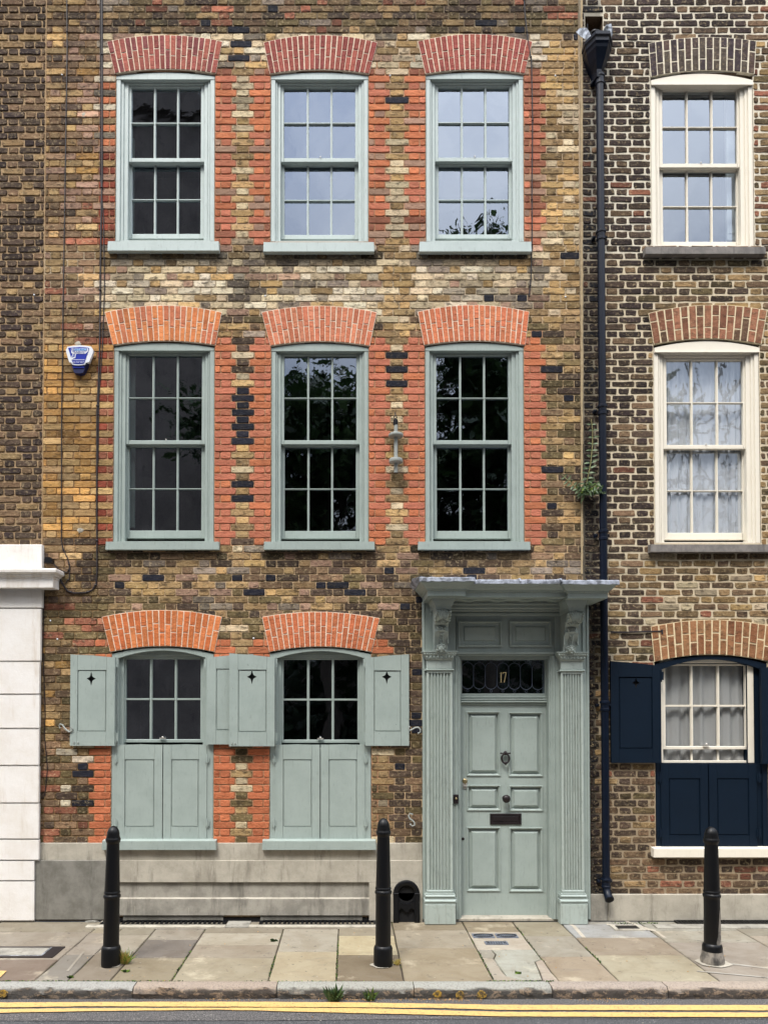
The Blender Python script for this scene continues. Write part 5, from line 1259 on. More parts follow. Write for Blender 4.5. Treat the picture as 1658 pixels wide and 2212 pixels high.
slab([(1.10, h), (1.22, h), (1.235, h - .12), (1.19, h - .24), (1.10, h - .2)], (196, 190, 174)); slab([(1.22, h), (1.585, h), (1.585, h - .25), (1.52, h - .30), (1.47, YF + .03), (1.32, YF + .02), (1.21, YF + .09), (1.19, h - .24), (1.235, h - .12)], (204, 200, 186)); slab([(1.10, h - .2), (1.19, h - .24), (1.21, YF + .09), (1.32, YF), (1.10, YF)], (198, 188, 168)); slab([(1.585, h - .25), (1.585, YF), (1.47, YF), (1.52, h - .30)], (210, 198, 178))
colm(1.585, 2.04, [2285, 2335], [(190, 176, 150), (196, 186, 166), (196, 176, 148)])
colm(2.04, 2.80, [2256, 2289, 2332], [(208, 204, 192), (186, 184, 178), (190, 174, 146), (196, 182, 154)]); colm(2.80, 3.62, [2272, 2300], [(178, 172, 160), (188, 180, 162), (184, 174, 156)]); colm(3.62, 4.6, [2285, 2332], [BC[4], BC[2], (210, 204, 192)])
# pointed strips of pale cement between some flags
def strip(pts, w=.02, col=(214, 204, 186), z=.003):
    col = tuple(c * .88 for c in col)
    for (a, b), (c, d) in zip(pts, pts[1:]):
        (x0, y0), (x1, y1) = gd(a, b), gd(c, d); l = math.hypot(x1 - x0, y1 - y0); nx, ny = -(y1 - y0) / l * w / 2, (x1 - x0) / l * w / 2
        bb = len(mb.v); mb.v.extend([(x0 + nx, y0 + ny, z), (x0 - nx, y0 - ny, z), (x1 - nx, y1 - ny, z), (x1 + nx, y1 + ny, z)])
        up = (x1 - x0) * 0; f = (bb, bb + 1, bb + 2, bb + 3); mb.f.append(f); mb.m.append(mb.mi('flag')); mb.sm.append(False); mb.cols.extend([(*lin(col), rnd())] * 4); mb.mots.extend([0] * 4)
strip([(1373, 2247), (1400, 2262), (1425, 2290)], .035); strip([(1375, 2249), (1460, 2248)], .05); strip([(1500, 2240), (1600, 2275), (1622, 2290)], .03); strip([(1480, 2258), (1600, 2273)], .05, z=.0045)
strip([(205, 2324), (165, 2372)], .02, (172, 164, 150)); strip([(322, 2322), (308, 2345)], .02, (180, 172, 158)); strip([(1712, 2345), (1874, 2365)], .035, (190, 184, 172)); strip([(1700, 2372), (1874, 2388)], .02, (190, 184, 172), .0045)
pv_ = mb.build('pavement', None, kind='structure')
# kerb stones
mb = MB(); mb.cols = []; mb.mots = []
kx = [-6.9, -5.8, -4.75, -3.7, -2.65, -1.59, -.53, .486, 1.505, 2.36, 3.4, 4.45, 5.5, 6.6]
KC = [(166, 162, 154), (160, 158, 150), (170, 166, 156), (166, 163, 155), (168, 165, 156), (174, 158, 140), (170, 167, 158), (172, 170, 160), (170, 158, 144), (174, 160, 144), (166, 160, 152), (168, 164, 156), (164, 160, 152)]
for (xa_, xb_), kc in zip(zip(kx, kx[1:]), KC):
    nx = 26; b = len(mb.v); k = mb.mi('kerb'); prof = [(-KW0 + .002, -.03), (-KW0 + .002, -.002), (-KW0 - .012, .003), (-KW0 - .09, .002), (-KW1 + .016, -.004), (-KW1 + .002, -.020), (-KW1 - .006, -.045), (-KW1 - .004, -.07), (-KW1 - .008, RZ - .02)]; rows = []
    for i in range(nx + 1):
        t = i / nx; x = xa_ + .003 + (xb_ - xa_ - .006) * t; e = max(0, 1 - min(t, 1 - t) * (xb_ - xa_) / .018)
        for j, (y, z) in enumerate(prof):
            w = .0 if j < 2 else (.003 if j < 4 else .007)
            mb.v.append((x, y + (e * .012 if j >= 4 else 0) + ru(-w, w), z - (e * .008 if 2 <= j <= 5 else 0) + ru(-w, w) * .5))
    m_ = len(prof)
    for i in range(nx):
        for j in range(m_ - 1): a = b + i * m_ + j; mb.f.append((a, a + 1, a + m_ + 1, a + m_)); mb.m.append(k); mb.sm.append(True)
    for i in (0, nx): mb.f.append(tuple(b + i * m_ + j for j in (range(m_) if i else reversed(range(m_))))); mb.m.append(k); mb.sm.append(False)
    n = len(mb.v) - b; mb.cols.extend([(*lin(jit(kc, .03)), rnd())] * n); mb.mots.extend([0] * n)
kerb = mb.build('kerb', None, kind='structure')
# yellow paint dabs on the kerb face and the corner of a mark on the paving
m = NT('yellow_dab'); base = m.mix(m.ramp(m.noise(55, 4, .75), .45, .56), c4((176, 142, 56)), c4((84, 72, 52))); m.col(base); m.set(Roughness=.8); m.bump(m.noise(60, 3, .7), .8, .01); M['dab'] = m.m
mb = MB()
for u, w in ((262, .035), (353, .035), (443, .04)):
    x = ground((914 + u / 1.727) / 1.1303, 2141, -.05)[0]
    vs = [(x + w * math.cos(a) * ru(.7, 1.1), -KW1 - .014, -.048 + .030 * math.sin(a) * ru(.7, 1.1)) for a in [i * .628 for i in range(10)]]; mb.add(vs + [(a, b + .01, c) for a, b, c in vs], [tuple(range(10))] + [(i, (i + 1) % 10, (i + 1) % 10 + 10, i + 10) for i in range(10)], 'dab')
x = ground((33 / 1.727) / 1.1303, 2137, -.04)[0]; vs = [(x + .04 * math.cos(a) * ru(.6, 1.1), -KW1 - .014, -.04 + .032 * math.sin(a) * ru(.6, 1.1)) for a in [i * .628 for i in range(10)]]; mb.add(vs + [(a, b + .01, c) for a, b, c in vs], [tuple(range(10))] + [(i, (i + 1) % 10, (i + 1) % 10 + 10, i + 10) for i in range(10)], 'dab')
(x0, y0), (x1, y1), (x2, y2) = gd(-20, 2372), gd(17, 2373), gd(2, 2388); mb.add([(x0, y0, .0085), (x2 - .1, y2, .0085), (x2, y2, .0085), (x1, y1, .0085)], [(0, 1, 2, 3)], 'yellow'); mb.build('paint_marks', None, kind='structure')

# ---------------------------------------------------------------- bollards
M['bollard'] = m_plain('black_bollard_paint', (5, 6, 9), .42, 0, .35, .2, 35, .45)
M['worn'] = m_stone('worn_bollard_foot', (150, 142, 130), (90, 86, 80), (34, 34, 36), 16, .8, True)
def bollard(u, vbase, vtop, label, lean=0.0, worn=False):
    x, y = ground(u, vbase - 4); d = -y; y = y - 0.0; z1 = P(u, vtop, d)[1]; hgt = z1; k = 1592.5 / (L - d) * 1.0
    t = thing('bollard', (x, y, 0), label, 'bollard', 'cast iron bollards along the kerb'); s = 1.1303 / 1 ; px = lambda p: p / 1.1303 / k / 2 * .9     # S px width -> radius
    def zf(f): return hgt * f
    rb, rs, rt = px(51), px(41.5), px(33)
    ring = .535
    mb = MB(); mb.lathe(x, y, [(rb, 0), (rb, .135), (rb - .004, .148), (rs + .004, .158), (rs, .162)], 'bollard', 32); mb.build('foot', t)
    mb = MB(); mb.lathe(x, y, [(rs, .16), (rs * .98, zf(ring) - .04), (rs * .96, zf(ring) + .03), (rt, zf(.89))], 'bollard', 32); mb.build('shaft', t)
    zr = zf(.505); rr = px(46); r0 = rs * .985
    mb = MB(); mb.lathe(x, y, [(r0, zr - .040), (rr - .008, zr - .030), (rr, zr - .016), (rr, zr - .004), (rr - .007, zr + .006), (rr - .010, zr + .010), (rr - .004, zr + .016), (rr - .004, zr + .024), (r0 - .002, zr + .034)], 'bollard', 32); mb.build('ring', t)
    zc = zf(.905); rc = px(40)
    pr = [(rt, zc - .035), (rc - .003, zc - .018), (rc, zc - .008), (rc, zc + .004), (rc - .006, zc + .012), (rt + .004, zc + .018), (rt + .001, zc + .035)]
    z0 = zc + .035; hd_ = hgt - z0
    for i in range(1, 8): a = math.pi / 2 * i / 8; pr.append(((rt + .001) * math.cos(a), z0 + hd_ * math.sin(a)))
    mb = MB(); mb.lathe(x, y, pr, 'bollard', 32); mb.build('cap', t)
    if worn:
        mb = MB(); mb.lathe(x, y, [(rb + .012, -.01), (rb + .014, .035), (rb + .004, .07), (rb + .002, .10)], 'worn', 24); mb.build('concrete_collar', t)
        mb = MB(); n = 9; vs = []
        for i in range(n + 1):
            a = -1.5 + 1.35 * i / n; hgt2 = .32 * math.sin(i / n * 3.14) ** 2 * ru(.8, 1.1) + .02; vs += [(x + (rb + .0015) * math.cos(a), y + (rb + .0015) * math.sin(a), .09), (x + (rs + .0022) * math.cos(a), y + (rs + .0022) * math.sin(a), .163), (x + (rs + .0022) * math.cos(a), y + (rs + .0022) * math.sin(a), .163 + hgt2)]
        fs = [];
        for i in range(n): a = 3 * i; fs += [(a, a + 3, a + 4, a + 1), (a + 1, a + 4, a + 5, a + 2)]
        mb.add(vs, fs, 'worn', True); mb.build('bare_metal_patch', t)
    t.rotation_euler = (0, lean, 0); return t
bollard(239.5, 2089, 1784, 'black iron bollard in front of the leftmost green lower shutters, grass at its foot', .013); bollard(827, 2089, 1767, 'black iron bollard between the boot scraper and the right hand green lower shutters', .004); bollard(1537.5, 2084, 1786, 'black iron bollard with scuffed bare foot in front of the navy window', 0, True)
mb = MB(); 
for u, v, w in ((240, 2090, .08), (824, 2090, .085), (1540, 2085, .14)):
    x, y = ground(u, v - 4); vs = [(x + w * math.cos(a) * ru(.85, 1.15), y + .8 * w * math.sin(a) * ru(.85, 1.15), .0065) for a in [i * .524 for i in range(12)]]; mb.add(vs, [tuple(range(12))], 'render_pale')
mb.build('pavement_patches', None, kind='structure')

# ---------------------------------------------------------------- gratings, covers, boot scraper
def grating(x0, x1, y0, y1, z, label, nb, skew=.02):
    t = thing('grating', ((x0 + x1) / 2, (y0 + y1) / 2, z), label, 'grating', 'cellar gratings along the wall'); f = MB()
    f.box(x0, x1, y0, y0 + .012, z - .02, z + .006, 'black_iron'); f.box(x0, x1, y1 - .012, y1, z - .02, z + .006, 'black_iron'); f.box(x0, x0 + .012, y0 + .012, y1 - .012, z - .02, z + .006, 'black_iron'); f.box(x1 - .012, x1, y0 + .012, y1 - .012, z - .02, z + .006, 'black_iron'); f.build('frame', t)
    b = MB()
    for i in range(nb): x = x0 + (x1 - x0) * (i + .5) / nb; b.box(x - .008, x + .008, y0 + .012, y1 - .012, z - .018, z + .005, 'black_iron')
    b.build('bars', t); p = MB(); p.box(x0 + .012, x1 - .012, y0 + .012, y1 - .012, z - .021, z - .0195, 'darkhole'); p.build('pit', t); return t
yk0, yk1 = vy(2246.5), vy(2261); ga = P(0, 0)[0]
def gx(u, v=2255): return gd(u, v)[0]
yk0 = -.05
grating(gx(250), gx(553), yk1, yk0, .012, 'black cellar grating under the left green window', 26); grating(gx(634), gx(919), yk1, yk0, .012, 'black cellar grating beside the boot scraper', 26); grating(gx(1632, 2243), 5.0, -.15, -.035, .012, 'black grating under the navy window at the right', 60)
mb = MB(); 
mb.box(gx(222), gx(553) + .01, yk1 - .07, yk1 - .001, -.02, .014, 'render_pale', .004); mb.box(gx(612), gx(925), yk1 - .06, yk1 - .001, -.02, .014, 'render_pale', .004); mb.box(gx(553) + .012, gx(612) - .002, yk1 - .06, -.043, -.02, .011, 'render', .004); mb.box(gx(1590, 2258), 5.0, -.26, -.151, -.02, .012, 'render', .006)
mb.build('grating_kerb', None, kind='structure')
bs = thing('boot_scraper', (P(877, 1980, .05)[0], -.05, 0), 'small black arched boot scraper set in the plinth beside the door', 'boot scraper')
def bq(x, y, d=.07): return P((930 + x / 12.754) / 1.1303, (2120 + y / 12.754) / 1.1303, d)
xc, zc = bq(790, 790); ro, ri = (bq(1190, 790)[0] - bq(375, 790)[0]) / 2, (bq(1040, 790)[0] - bq(540, 790)[0]) / 2; zb = .0
mb = MB(); n = 20; vs = []; fs = []
for i in range(n + 1):
    a = math.pi * i / n
    for r_, d in ((ro, .045), (ro, .075), (ro - .012, .082), (ri + .010, .078), (ri, .068), (ri, .03)): vs.append((xc - r_ * math.cos(a), -d, zc + r_ * math.sin(a)))
for i in range(n):
    for q in range(5): a = 6 * i + q; fs.append((a, a + 1, a + 7, a + 6))
mb.add(vs, fs, 'black_iron', True)
for sx in (-1, 1): mb.box(xc + sx * ri, xc + sx * ro, -.080, -.03, zb, zc, 'black_iron', .006); mb.box(xc + sx * ri, xc + sx * (ro + .004), -.084, -.03, zc - .008, zc + .006, 'black_iron', .003)
m_ = 14; vs = []
for i in range(m_ + 1): t = -1 + 2 * i / m_; vs += [(xc + ri * t, -.072, zc - .055 - .045 * (1 - t * t) ** .5), (xc + ri * t, -.072, zc - .16 - .02 * math.cos(t * 5))]
mb.add(vs + [(a, b + .025, c) for a, b, c in vs], [(2 * i + 1, 2 * i + 3, 2 * i + 2, 2 * i) for i in range(m_)] + [(2 * i, 2 * i + 2, 2 * i + 2 + 2 * (m_ + 1), 2 * i + 2 * (m_ + 1)) for i in range(m_)], 'black_iron'); mb.build('frame', bs)
mb = MB(); mb.box(xc - ri - .002, xc + ri + .002, -.0455, -.0435, 0, zc, 'darkhole'); mb.lathe(xc, zc, [(ri, .0435), (ri, .0455)], 'darkhole', 24, False, 'y'); mb.build('recess', bs)
# covers set in the paving
mc = thing('access_cover', (gx(40, 2325), vy(2325), 0), 'rectangular iron framed access cover with concrete inlay in the paving at the left edge', 'access cover')
q = [gd(0, 2313), gd(160, 2312), gd(130, 2339), gd(0, 2339)]; x1_ = (q[1][0] + q[2][0]) / 2; y1_, y0_ = q[0][1], q[3][1]; xx0 = x1_ - 1.25
mb = MB(); 
for a, b, c, d in ((xx0, x1_, y0_, y0_ + .03), (xx0, x1_, y1_ - .03, y1_), (xx0, xx0 + .04, y0_ + .03, y1_ - .03), (x1_ - .1, x1_, y0_ + .03, y1_ - .03)): mb.box(a, b, c, d, -.01, .0085, 'iron_brown', 0)
mb.build('frame', mc); mb = MB(); mb.box(xx0 + .04, x1_ - .1, y0_ + .03, y1_ - .03, -.01, .0065, 'render', 0); mb.box(xx0 + .04, x1_ - .1, y0_ + .03, y0_ + .045, .0066, .0095, 'white_lead'); mb.box(x1_ - .118, x1_ - .1, y0_ + .045, y1_ - .03, .0066, .0095, 'white_lead'); mb.build('inlay', mc)
M['cover_metal'] = m_plain('grey_cover_metal', (128, 134, 146), .5, .4, .5, .3)
def oval_cover(xc, yc, rx, ry, label):
    t = thing('utility_cover', (xc, yc, 0), label, 'utility cover', 'small covers in the pale slab'); mb = MB()
    mb.box(xc - rx - .012, xc + rx + .012, yc - ry - .012, yc + ry + .012, -.01, .0075, 'cover_metal'); mb.build('plate', t); mb = MB()
    mb.tube([(xc + rx * math.cos(a), yc + ry * math.sin(a), .008) for a in [i * .2618 for i in range(24)]], .0045, 'black_iron', 5, True)
    for i in range(-4, 5):
        dx = i * rx / 5; hh_ = ry * math.sqrt(max(0, 1 - (dx / rx) ** 2)) * .85; mb.box(xc + dx - .003, xc + dx + .003, yc - hh_, yc + hh_, .0075, .0095, 'black_iron')
    mb.build('ribs', t)
p1, p2, p3 = gd(1179, 2286), gd(1236, 2286), gd(1211, 2303.5)
oval_cover(p1[0], p1[1], .085, .045, 'left of the two oval ribbed covers in the pale slab before the door'); oval_cover(p2[0], p2[1], .085, .045, 'right of the two oval ribbed covers in the pale slab before the door')
t = thing('utility_cover', (p3[0], p3[1], 0), 'small rectangular ribbed cover just below the two oval ones', 'utility cover', 'small covers in the pale slab'); mb = MB(); mb.box(p3[0] - .10, p3[0] + .10, p3[1] - .042, p3[1] + .042, -.01, .0075, 'cover_metal'); mb.build('plate', t)
mb = MB(); [mb.box(p3[0] + i * .022 - .003, p3[0] + i * .022 + .003, p3[1] - .03, p3[1] + .03, .0075, .0095, 'black_iron') for i in range(-3, 4)]; mb.tube([(p3[0] - .085, p3[1] - .03, .009), (p3[0] - .07, p3[1], .009), (p3[0] - .085, p3[1] + .03, .009)], .003, 'black_iron', 4); mb.tube([(p3[0] + .085, p3[1] - .03, .009), (p3[0] + .07, p3[1], .009), (p3[0] + .085, p3[1] + .03, .009)], .003, 'black_iron', 4); mb.build('ribs', t)
p4 = gd(1530, 2266); t = thing('stopcock_cover', (p4[0], p4[1], 0), 'small dark square cover in a pale cement surround beside the drainpipe', 'utility cover')
mb = MB(); mb.box(p4[0] - .10, p4[0] + .10, p4[1] - .05, p4[1] + .05, -.01, .0105, 'black_iron', .0); mb.build('lid', t); mb = MB()
for a, b, c, d in ((-.14, .14, -.08, -.051), (-.14, .14, .051, .08), (-.14, -.101, -.051, .051), (.101, .14, -.051, .051)): mb.box(p4[0] + a, p4[0] + b, p4[1] + c, p4[1] + d, -.01, .009, 'render_pale')
mb.build('surround', t)
# ---------------------------------------------------------------- plants
def m_leaf(name, c, c2):
    m = NT(name); base = m.mix(m.ramp(m.noise(30, 2, .5), .4, .6), c4(c), c4(c2)); m.col(base); m.set(Roughness=.5)
    t = m.n('ShaderNodeBsdfTranslucent'); m.l(base, t.inputs['Color']); q = m.n('ShaderNodeMixShader'); q.inputs[0].default_value = .3
    m.l(m.b.outputs[0], q.inputs[1]); m.l(t.outputs[0], q.inputs[2]); m.l(q.outputs[0], m.out.inputs['Surface']); return m.m
M['leaf'] = m_leaf('leaf_green', (84, 106, 62), (52, 74, 44)); M['leaf_grey'] = m_leaf('grey_green_leaf', (130, 148, 112), (76, 98, 64)); M['leaf_bright'] = m_leaf('fresh_green_leaf', (128, 158, 60), (92, 124, 44))
M['straw'] = m_leaf('dry_grass', (196, 178, 92), (168, 140, 78)); M['stem'] = m_plain('plant_stem', (150, 146, 96), .7); M['leaf_dark'] = m_leaf('dark_leaf', (48, 70, 34), (32, 50, 26))
def leaf_blade(mb, p, dirn, ln, wd, mat, droop=.2):
    p = Vector(p); d = Vector(dirn).normalized(); s = d.cross(Vector((rnd() - .5, -1, rnd() * .6))).normalized(); n = s.cross(d); pts = []
    for t, w in ((0, .1), (.3, .9), (.6, .85), (1, 0)): c = p + d * ln * t + Vector((0, 0, -droop * ln * t * t)) + n * 0; pts.append((c + s * w * wd / 2, c - s * w * wd / 2, c))
    vs = []; 
    for i, (a, b, c) in enumerate(pts[:-1]): vs += [tuple(a), tuple(c - n * wd * .12), tuple(b)]
    vs.append(tuple(pts[-1][2])); mb.add(vs, [(0, 1, 4, 3), (1, 2, 5, 4), (3, 4, 7, 6), (4, 5, 8, 7), (6, 7, 9), (7, 8, 9)], mat, True)
# buddleia on the party wall
x0, z0 = P(1262, 1070, .03)
bd = thing('wall_shrub', (x0, -.02, z0), 'grey green shrub seedling with a tall shoot growing from the wall behind the drainpipe', 'plant')
sm = MB(); lf = MB()
def shoot(pts, step, ll, lw, mat, taper=True):
    q = [Vector((P(u, v, d)[0], -d, P(u, v, d)[1])) for u, v, d in pts]; sm.tube(q, [.0035 * (1 - .6 * i / len(q)) + .001 for i in range(len(q))], 'stem', 5)
    for i in range(len(q) - 1):
        k = max(1, int((q[i + 1] - q[i]).length / step))
        for j in range(k):
            p = q[i].lerp(q[i + 1], j / k); ax = (q[i + 1] - q[i]).normalized(); fr = (i + j / k) / (len(q) - 1); sc = (1 - .45 * fr)
            for sd_ in (-1, 1): d = (ax * ru(.2, .5) + Vector((sd_ * abs(ax.z) + .3 * (rnd() - .5), -ru(.1, .5), sd_ * abs(ax.x)))).normalized(); leaf_blade(lf, p, d, ll * sc * ru(.8, 1.2), lw * sc, mat, ru(0, .5))
shoot([(1262, 1070, .02), (1266, 1045, .06), (1275, 1000, .08), (1279, 960, .08), (1279, 930, .08), (1276, 905, .08)], .05, .095, .030, 'leaf_grey')
shoot([(1262, 1070, .02), (1245, 1055, .08), (1226, 1038, .10), (1212, 1024, .10)], .03, .09, .027, 'leaf_grey')
shoot([(1262, 1070, .02), (1270, 1058, .10), (1284, 1050, .16), (1294, 1042, .18)], .03, .09, .027, 'leaf_grey')
for k in range(95):
    a = ru(-.4, 3.5); r_ = ru(.01, .12); p = (x0 + .03 + r_ * math.cos(a) * 1.1, -ru(.02, .14), z0 + .01 + r_ * math.sin(a) * .7); leaf_blade(lf, p, (ru(-1, 1), -.5, ru(-.4, .9)), ru(.05, .09), ru(.018, .03), random.choice(['leaf_grey', 'leaf', 'leaf_bright', 'leaf']), .3)
sm.build('stems', bd); lf.build('leaves', bd)
def tuft(x, y, z, n, h, spread, mats, label, wd=.006, name='weed', cat='weed', grp='weeds in the joints of the paving and kerb'):
    mb = MB()
    for k in range(n):
        a = ru(0, 6.28); d = Vector((math.cos(a) * ru(.1, 1) * spread / h, math.sin(a) * ru(.1, 1) * spread / h * .6, 1)); leaf_blade(mb, (x + ru(-.3, .3) * spread, y + ru(-.3, .3) * spread * .6, z), d, h * ru(.5, 1.1), wd * ru(.7, 1.3), random.choice(mats), ru(.1, .7))
    return mb.build(name, None, (x, y, z), label=label, category=cat, group=grp)
g = ground(268, 2082); tuft(g[0], g[1], 0, 240, .15, .12, ['leaf_bright', 'straw', 'leaf_bright', 'straw'], 'tuft of green and straw grass at the foot of the leftmost bollard', name='grass_tuft', cat='grass')
g = ground(858, 2085); tuft(g[0], g[1], 0, 60, .07, .05, ['straw'], 'small dry straw tuft at the foot of the middle bollard', name='grass_tuft', cat='grass')
g = ground(722, 2152, RZ); tuft(g[0], -KW1 - .045, RZ + .005, 80, .16, .11, ['leaf_dark', 'leaf'], 'dark leafy weed growing against the kerb between the two left bollards', .022)
g = ground(800, 2152, RZ); tuft(g[0], -KW1 - .04, RZ + .005, 50, .13, .07, ['leaf', 'leaf_bright'], 'smaller leafy weed against the kerb near the middle bollard', .02)
g = ground(1137, 1977); tuft(g[0], g[1] - .02, .01, 40, .08, .05, ['leaf_dark', 'leaf'], 'dark green weed on the doorstep edge', .014)
g = ground(1432, 1984); tuft(g[0], g[1] - .02, .01, 50, .07, .07, ['leaf', 'leaf_bright'], 'weed at the end of the grating below the navy shutter', .014)
g = ground(592, 2034); tuft(g[0], g[1], .002, 14, .04, .09, ['leaf_dark'], 'flat dark green sprig on the paving between the two left bollards', .03)
g = ground(1118, 2103); tuft(g[0], g[1], 0, 40, .03, .05, ['leaf_bright', 'leaf_dark'], 'mossy weed by the kerb at the cracked slab', .012)
g = ground(272, 2100); tuft(g[0], g[1], 0, 40, .04, .05, ['leaf_bright', 'leaf_dark'], 'mossy weed by the kerb in front of the leftmost bollard', .012)
g = ground(153, 2112); tuft(g[0], g[1], 0, 40, .03, .04, ['leaf_bright', 'leaf_dark'], 'mossy weed by the kerb left of the leftmost bollard', .012)
mb = MB()      # moss in the joints
def moss(x, y, n, sx, sy, z=.0):
    for k in range(n): leaf_blade(mb, (x + ru(-sx, sx), y + ru(-sy, sy), z - .004), (ru(-.6, .6), ru(-.6, .6), 1), ru(.008, .022), .008, random.choice(['leaf_dark', 'leaf_bright', 'leaf']), .3)
moss(-2.0, -KW0, 300, .75, .008); moss(-.3, -KW0, 60, .5, .006); moss(1.3, -KW0, 150, .25, .012)
moss(-3.0, -KW0, 80, .4, .006)
for xx, ya_, yb_ in ((-.09, -.7, -1.55), (-1.335, -.9, -1.55), (1.10, -.9, -1.55), (1.585, -.2, -1.3), (2.04, -.8, -1.2), (-.605, -1.0, -1.5)): moss(xx, (ya_ + yb_) / 2, 60, .006, abs(yb_ - ya_) / 2)
moss(2.75, -.09, 160, .22, .03); mb.build('moss', None, kind='stuff')
# leaf litter and grit along the channel
M['litter'] = m_plain('dry_litter', (190, 150, 96), .8); mb = MB()
for k in range(520):
    c = random.choice([(-.9, .25), (-.02, .3), (.55, .2), (.75, .22), (1.9, .25), (.1, .15)]); x = c[0] + random.gauss(0, c[1]) * .5; y = -KW1 - .015 - abs(random.gauss(0, .022)); mb.add([(x + ru(-.008, .008), y + ru(-.006, .006), RZ + .008 + ru(0, .012)) for _ in range(3)], [(0, 1, 2)], 'litter')
for k in range(160):
    x = ru(-4, 4); y = ru(-2.3, -.1) ; z = (.003 if y > -KW0 else RZ + .008); s_ = ru(.003, .007)
    if -KW1 - .01 < y < -KW0: continue
    mb.blob((x, y, z), (s_, s_ * .8, s_ * .5), random.choice(['render_pale', 'render_dark', 'litter']), 5, 3)
mb.build('litter', None, kind='stuff')

# ---------------------------------------------------------------- across the street (mirrored in the panes)
M['bldg'] = m_stone('dark_church_stone', (136, 126, 118), (108, 100, 94), (72, 66, 64), .8); M['bark'] = m_stone('bark', (70, 60, 50), (48, 42, 36), (34, 30, 26), 6)
cb = thing('brick_building', (-9, -17, 0), 'tall dark masonry building across the street, mirrored in the left windows', 'building')
mb = MB(); hs = [(-31.8 + 2.6 * i, -30.6 + 2.6 * i, 3 + 4.2 * j, 5.6 + 4.2 * j) for i in range(9) for j in range(5)]
mb.plate(-34, -3.9, RZ, 23, -17.4, -17, hs, 'bldg'); mb.box(-34, -3.9, -24, -17.41, RZ, 22.9, 'bldg'); mb.box(-34.2, -3.7, -17.4, -16.8, 22, 22.5, 'bldg'); mb.build('wall', cb)  # stretched far left to block low sky light
mb = MB(); [mb.box(h[0], h[1], -17.35, -17.3, h[2], h[3], 'darkhole') for h in hs]; mb.build('windows', cb)
def tree(x, y, h, cr, cz, n, label, gaps=0.0, base_z=None):
    t = thing('tree', (x, y, RZ), label, 'tree', 'trees across the street'); mb = MB()
    mb.tube([(x, y, RZ), (x + .1, y, h * .25), (x - .1, y + .1, h * .5), (x, y, h * .8)], [.28, .22, .15, .05], 'bark', 10)
    cl = [(x + random.gauss(0, cr * .45), y + random.gauss(0, cr * .4), cz + random.gauss(0, (h - cz) * .42)) for _ in range(26)]
    for c in cl: mb.tube([(x, y, min(h * .6, c[2] * .6)), ((x + c[0]) / 2, (y + c[1]) / 2, c[2] * .8), c], [.07, .04, .015], 'bark', 5)
    mb.build('trunk', t); lb = MB()
    for k in range(n):
        c = random.choice(cl); r_ = cr * .30; p = Vector((c[0] + random.gauss(0, r_ * .6), c[1] + random.gauss(0, r_ * .6), c[2] + random.gauss(0, r_ * .55)))
        if p.z > h: continue
        a = Vector((ru(-1, 1), ru(-1, 1), ru(-.6, .6))).normalized(); b = a.cross(Vector((ru(-1, 1), ru(-1, 1), 1))).normalized(); s_ = ru(.13, .25)
        lb.add([tuple(p - a * s_), tuple(p - b * s_ * .5), tuple(p + a * s_), tuple(p + b * s_ * .5)], [(0, 1, 2, 3)], random.choice(['leaf_dark', 'leaf_dark', 'leaf']))
    lb.build('crown', t); return t
tree(-.6, -15.5, 14.0, 3.0, 9.6, 7500, 'broad dark tree across the street mirrored in the middle window'); tree(4.3, -15, 16.9, 3.0, 10.4, 11000, 'tallest dark tree across the street mirrored in the right hand windows'); tree(2.0, -16, 14.8, 2.8, 9.0, 6000, 'lower dark tree between the two larger ones across the street')
tree(7.6, -12.5, 11.8, 1.5, 10.4, 1500, 'slim tree across the street near the scaffold')
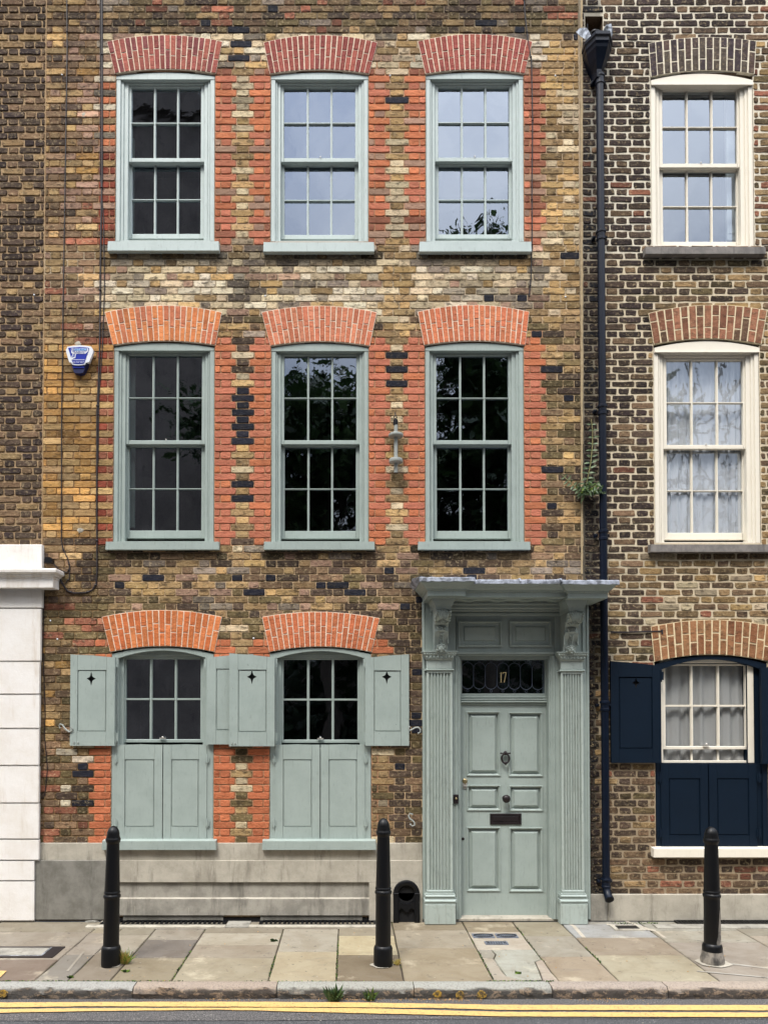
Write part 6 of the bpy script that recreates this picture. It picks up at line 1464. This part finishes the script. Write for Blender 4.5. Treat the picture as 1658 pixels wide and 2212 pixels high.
# hedge and raised wall darken ground-floor panes; end building added to block low sky
rb = thing('brick_building', (24, -17, 0), 'long brown building across the street, beyond the scaffolding, added to block low sky', 'building'); mb = MB(); hs = [(16 + 2.4 * i, 17 + 2.4 * i, 1 + 3.4 * j, 3.1 + 3.4 * j) for i in range(8) for j in range(4)]
mb.plate(14.6, 36, RZ, 15, -17.4, -17, hs, 'bldg'); mb.build('wall', rb); mb = MB(); [mb.box(h[0], h[1], -17.35, -17.3, h[2], h[3], 'darkhole') for h in hs]; mb.build('windows', rb)
mb = MB(); mb.box(-3.5, 14.4, -19.4, -19, RZ, 5.6, 'bldg'); mb.build('churchyard_wall', None, (0, -19, RZ), label='long dark churchyard wall across the street', category='wall')
M['hedge'] = m_leaf('hedge_leaf', (40, 54, 30), (28, 40, 24)); mb = MB()
for k in range(4200): 
    x, y, z = ru(-3.4, 14), -16.6 + random.gauss(0, .5), RZ + abs(random.gauss(0, 2.6)) + .1; leaf_blade(mb, (x, y, z), (ru(-1, 1), ru(-1, 1), ru(-.5, 1)), .45, .25, 'hedge')
mb.build('hedge', None, (0, -17, RZ), label='long overgrown hedge before the churchyard wall across the street', category='hedge')
sc = thing('scaffolding', (10.5, -15.5, 0), 'grey tube scaffolding with diagonal braces across the street', 'scaffolding'); mb = MB(); M['tube_steel'] = m_plain('scaffold_tube', (60, 62, 66), .5, .4)
for i in range(6):
    x = 8.3 + i * 1.0
    for y in (-15, -16.4): mb.tube([(x, y, RZ), (x, y, 13.5 - (i % 3) * .7)], .045, 'tube_steel', 6)
for z in (5.2, 7.2, 9.2, 11.2):
    for y in (-15, -16.4): mb.tube([(7.9, y, z), (13.8, y, z + ru(-.1, .1))], .04, 'tube_steel', 6)
    for i in range(6): mb.tube([(8.3 + i, -14.8, z), (8.3 + i, -16.6, z)], .04, 'tube_steel', 5)
for i, (a, b, c, d) in enumerate(((8, 4.5, 11, 9.2), (9, 5, 12.5, 10.6), (8.2, 8, 12, 12.4), (13.3, 5.5, 9.6, 11.2), (10, 6, 13.5, 9.5), (8, 10.5, 13, 6.6))): mb.tube([(a, -14.95, b), (c, -14.95, d)], .04, 'tube_steel', 6)
mb.build('tubes', sc)
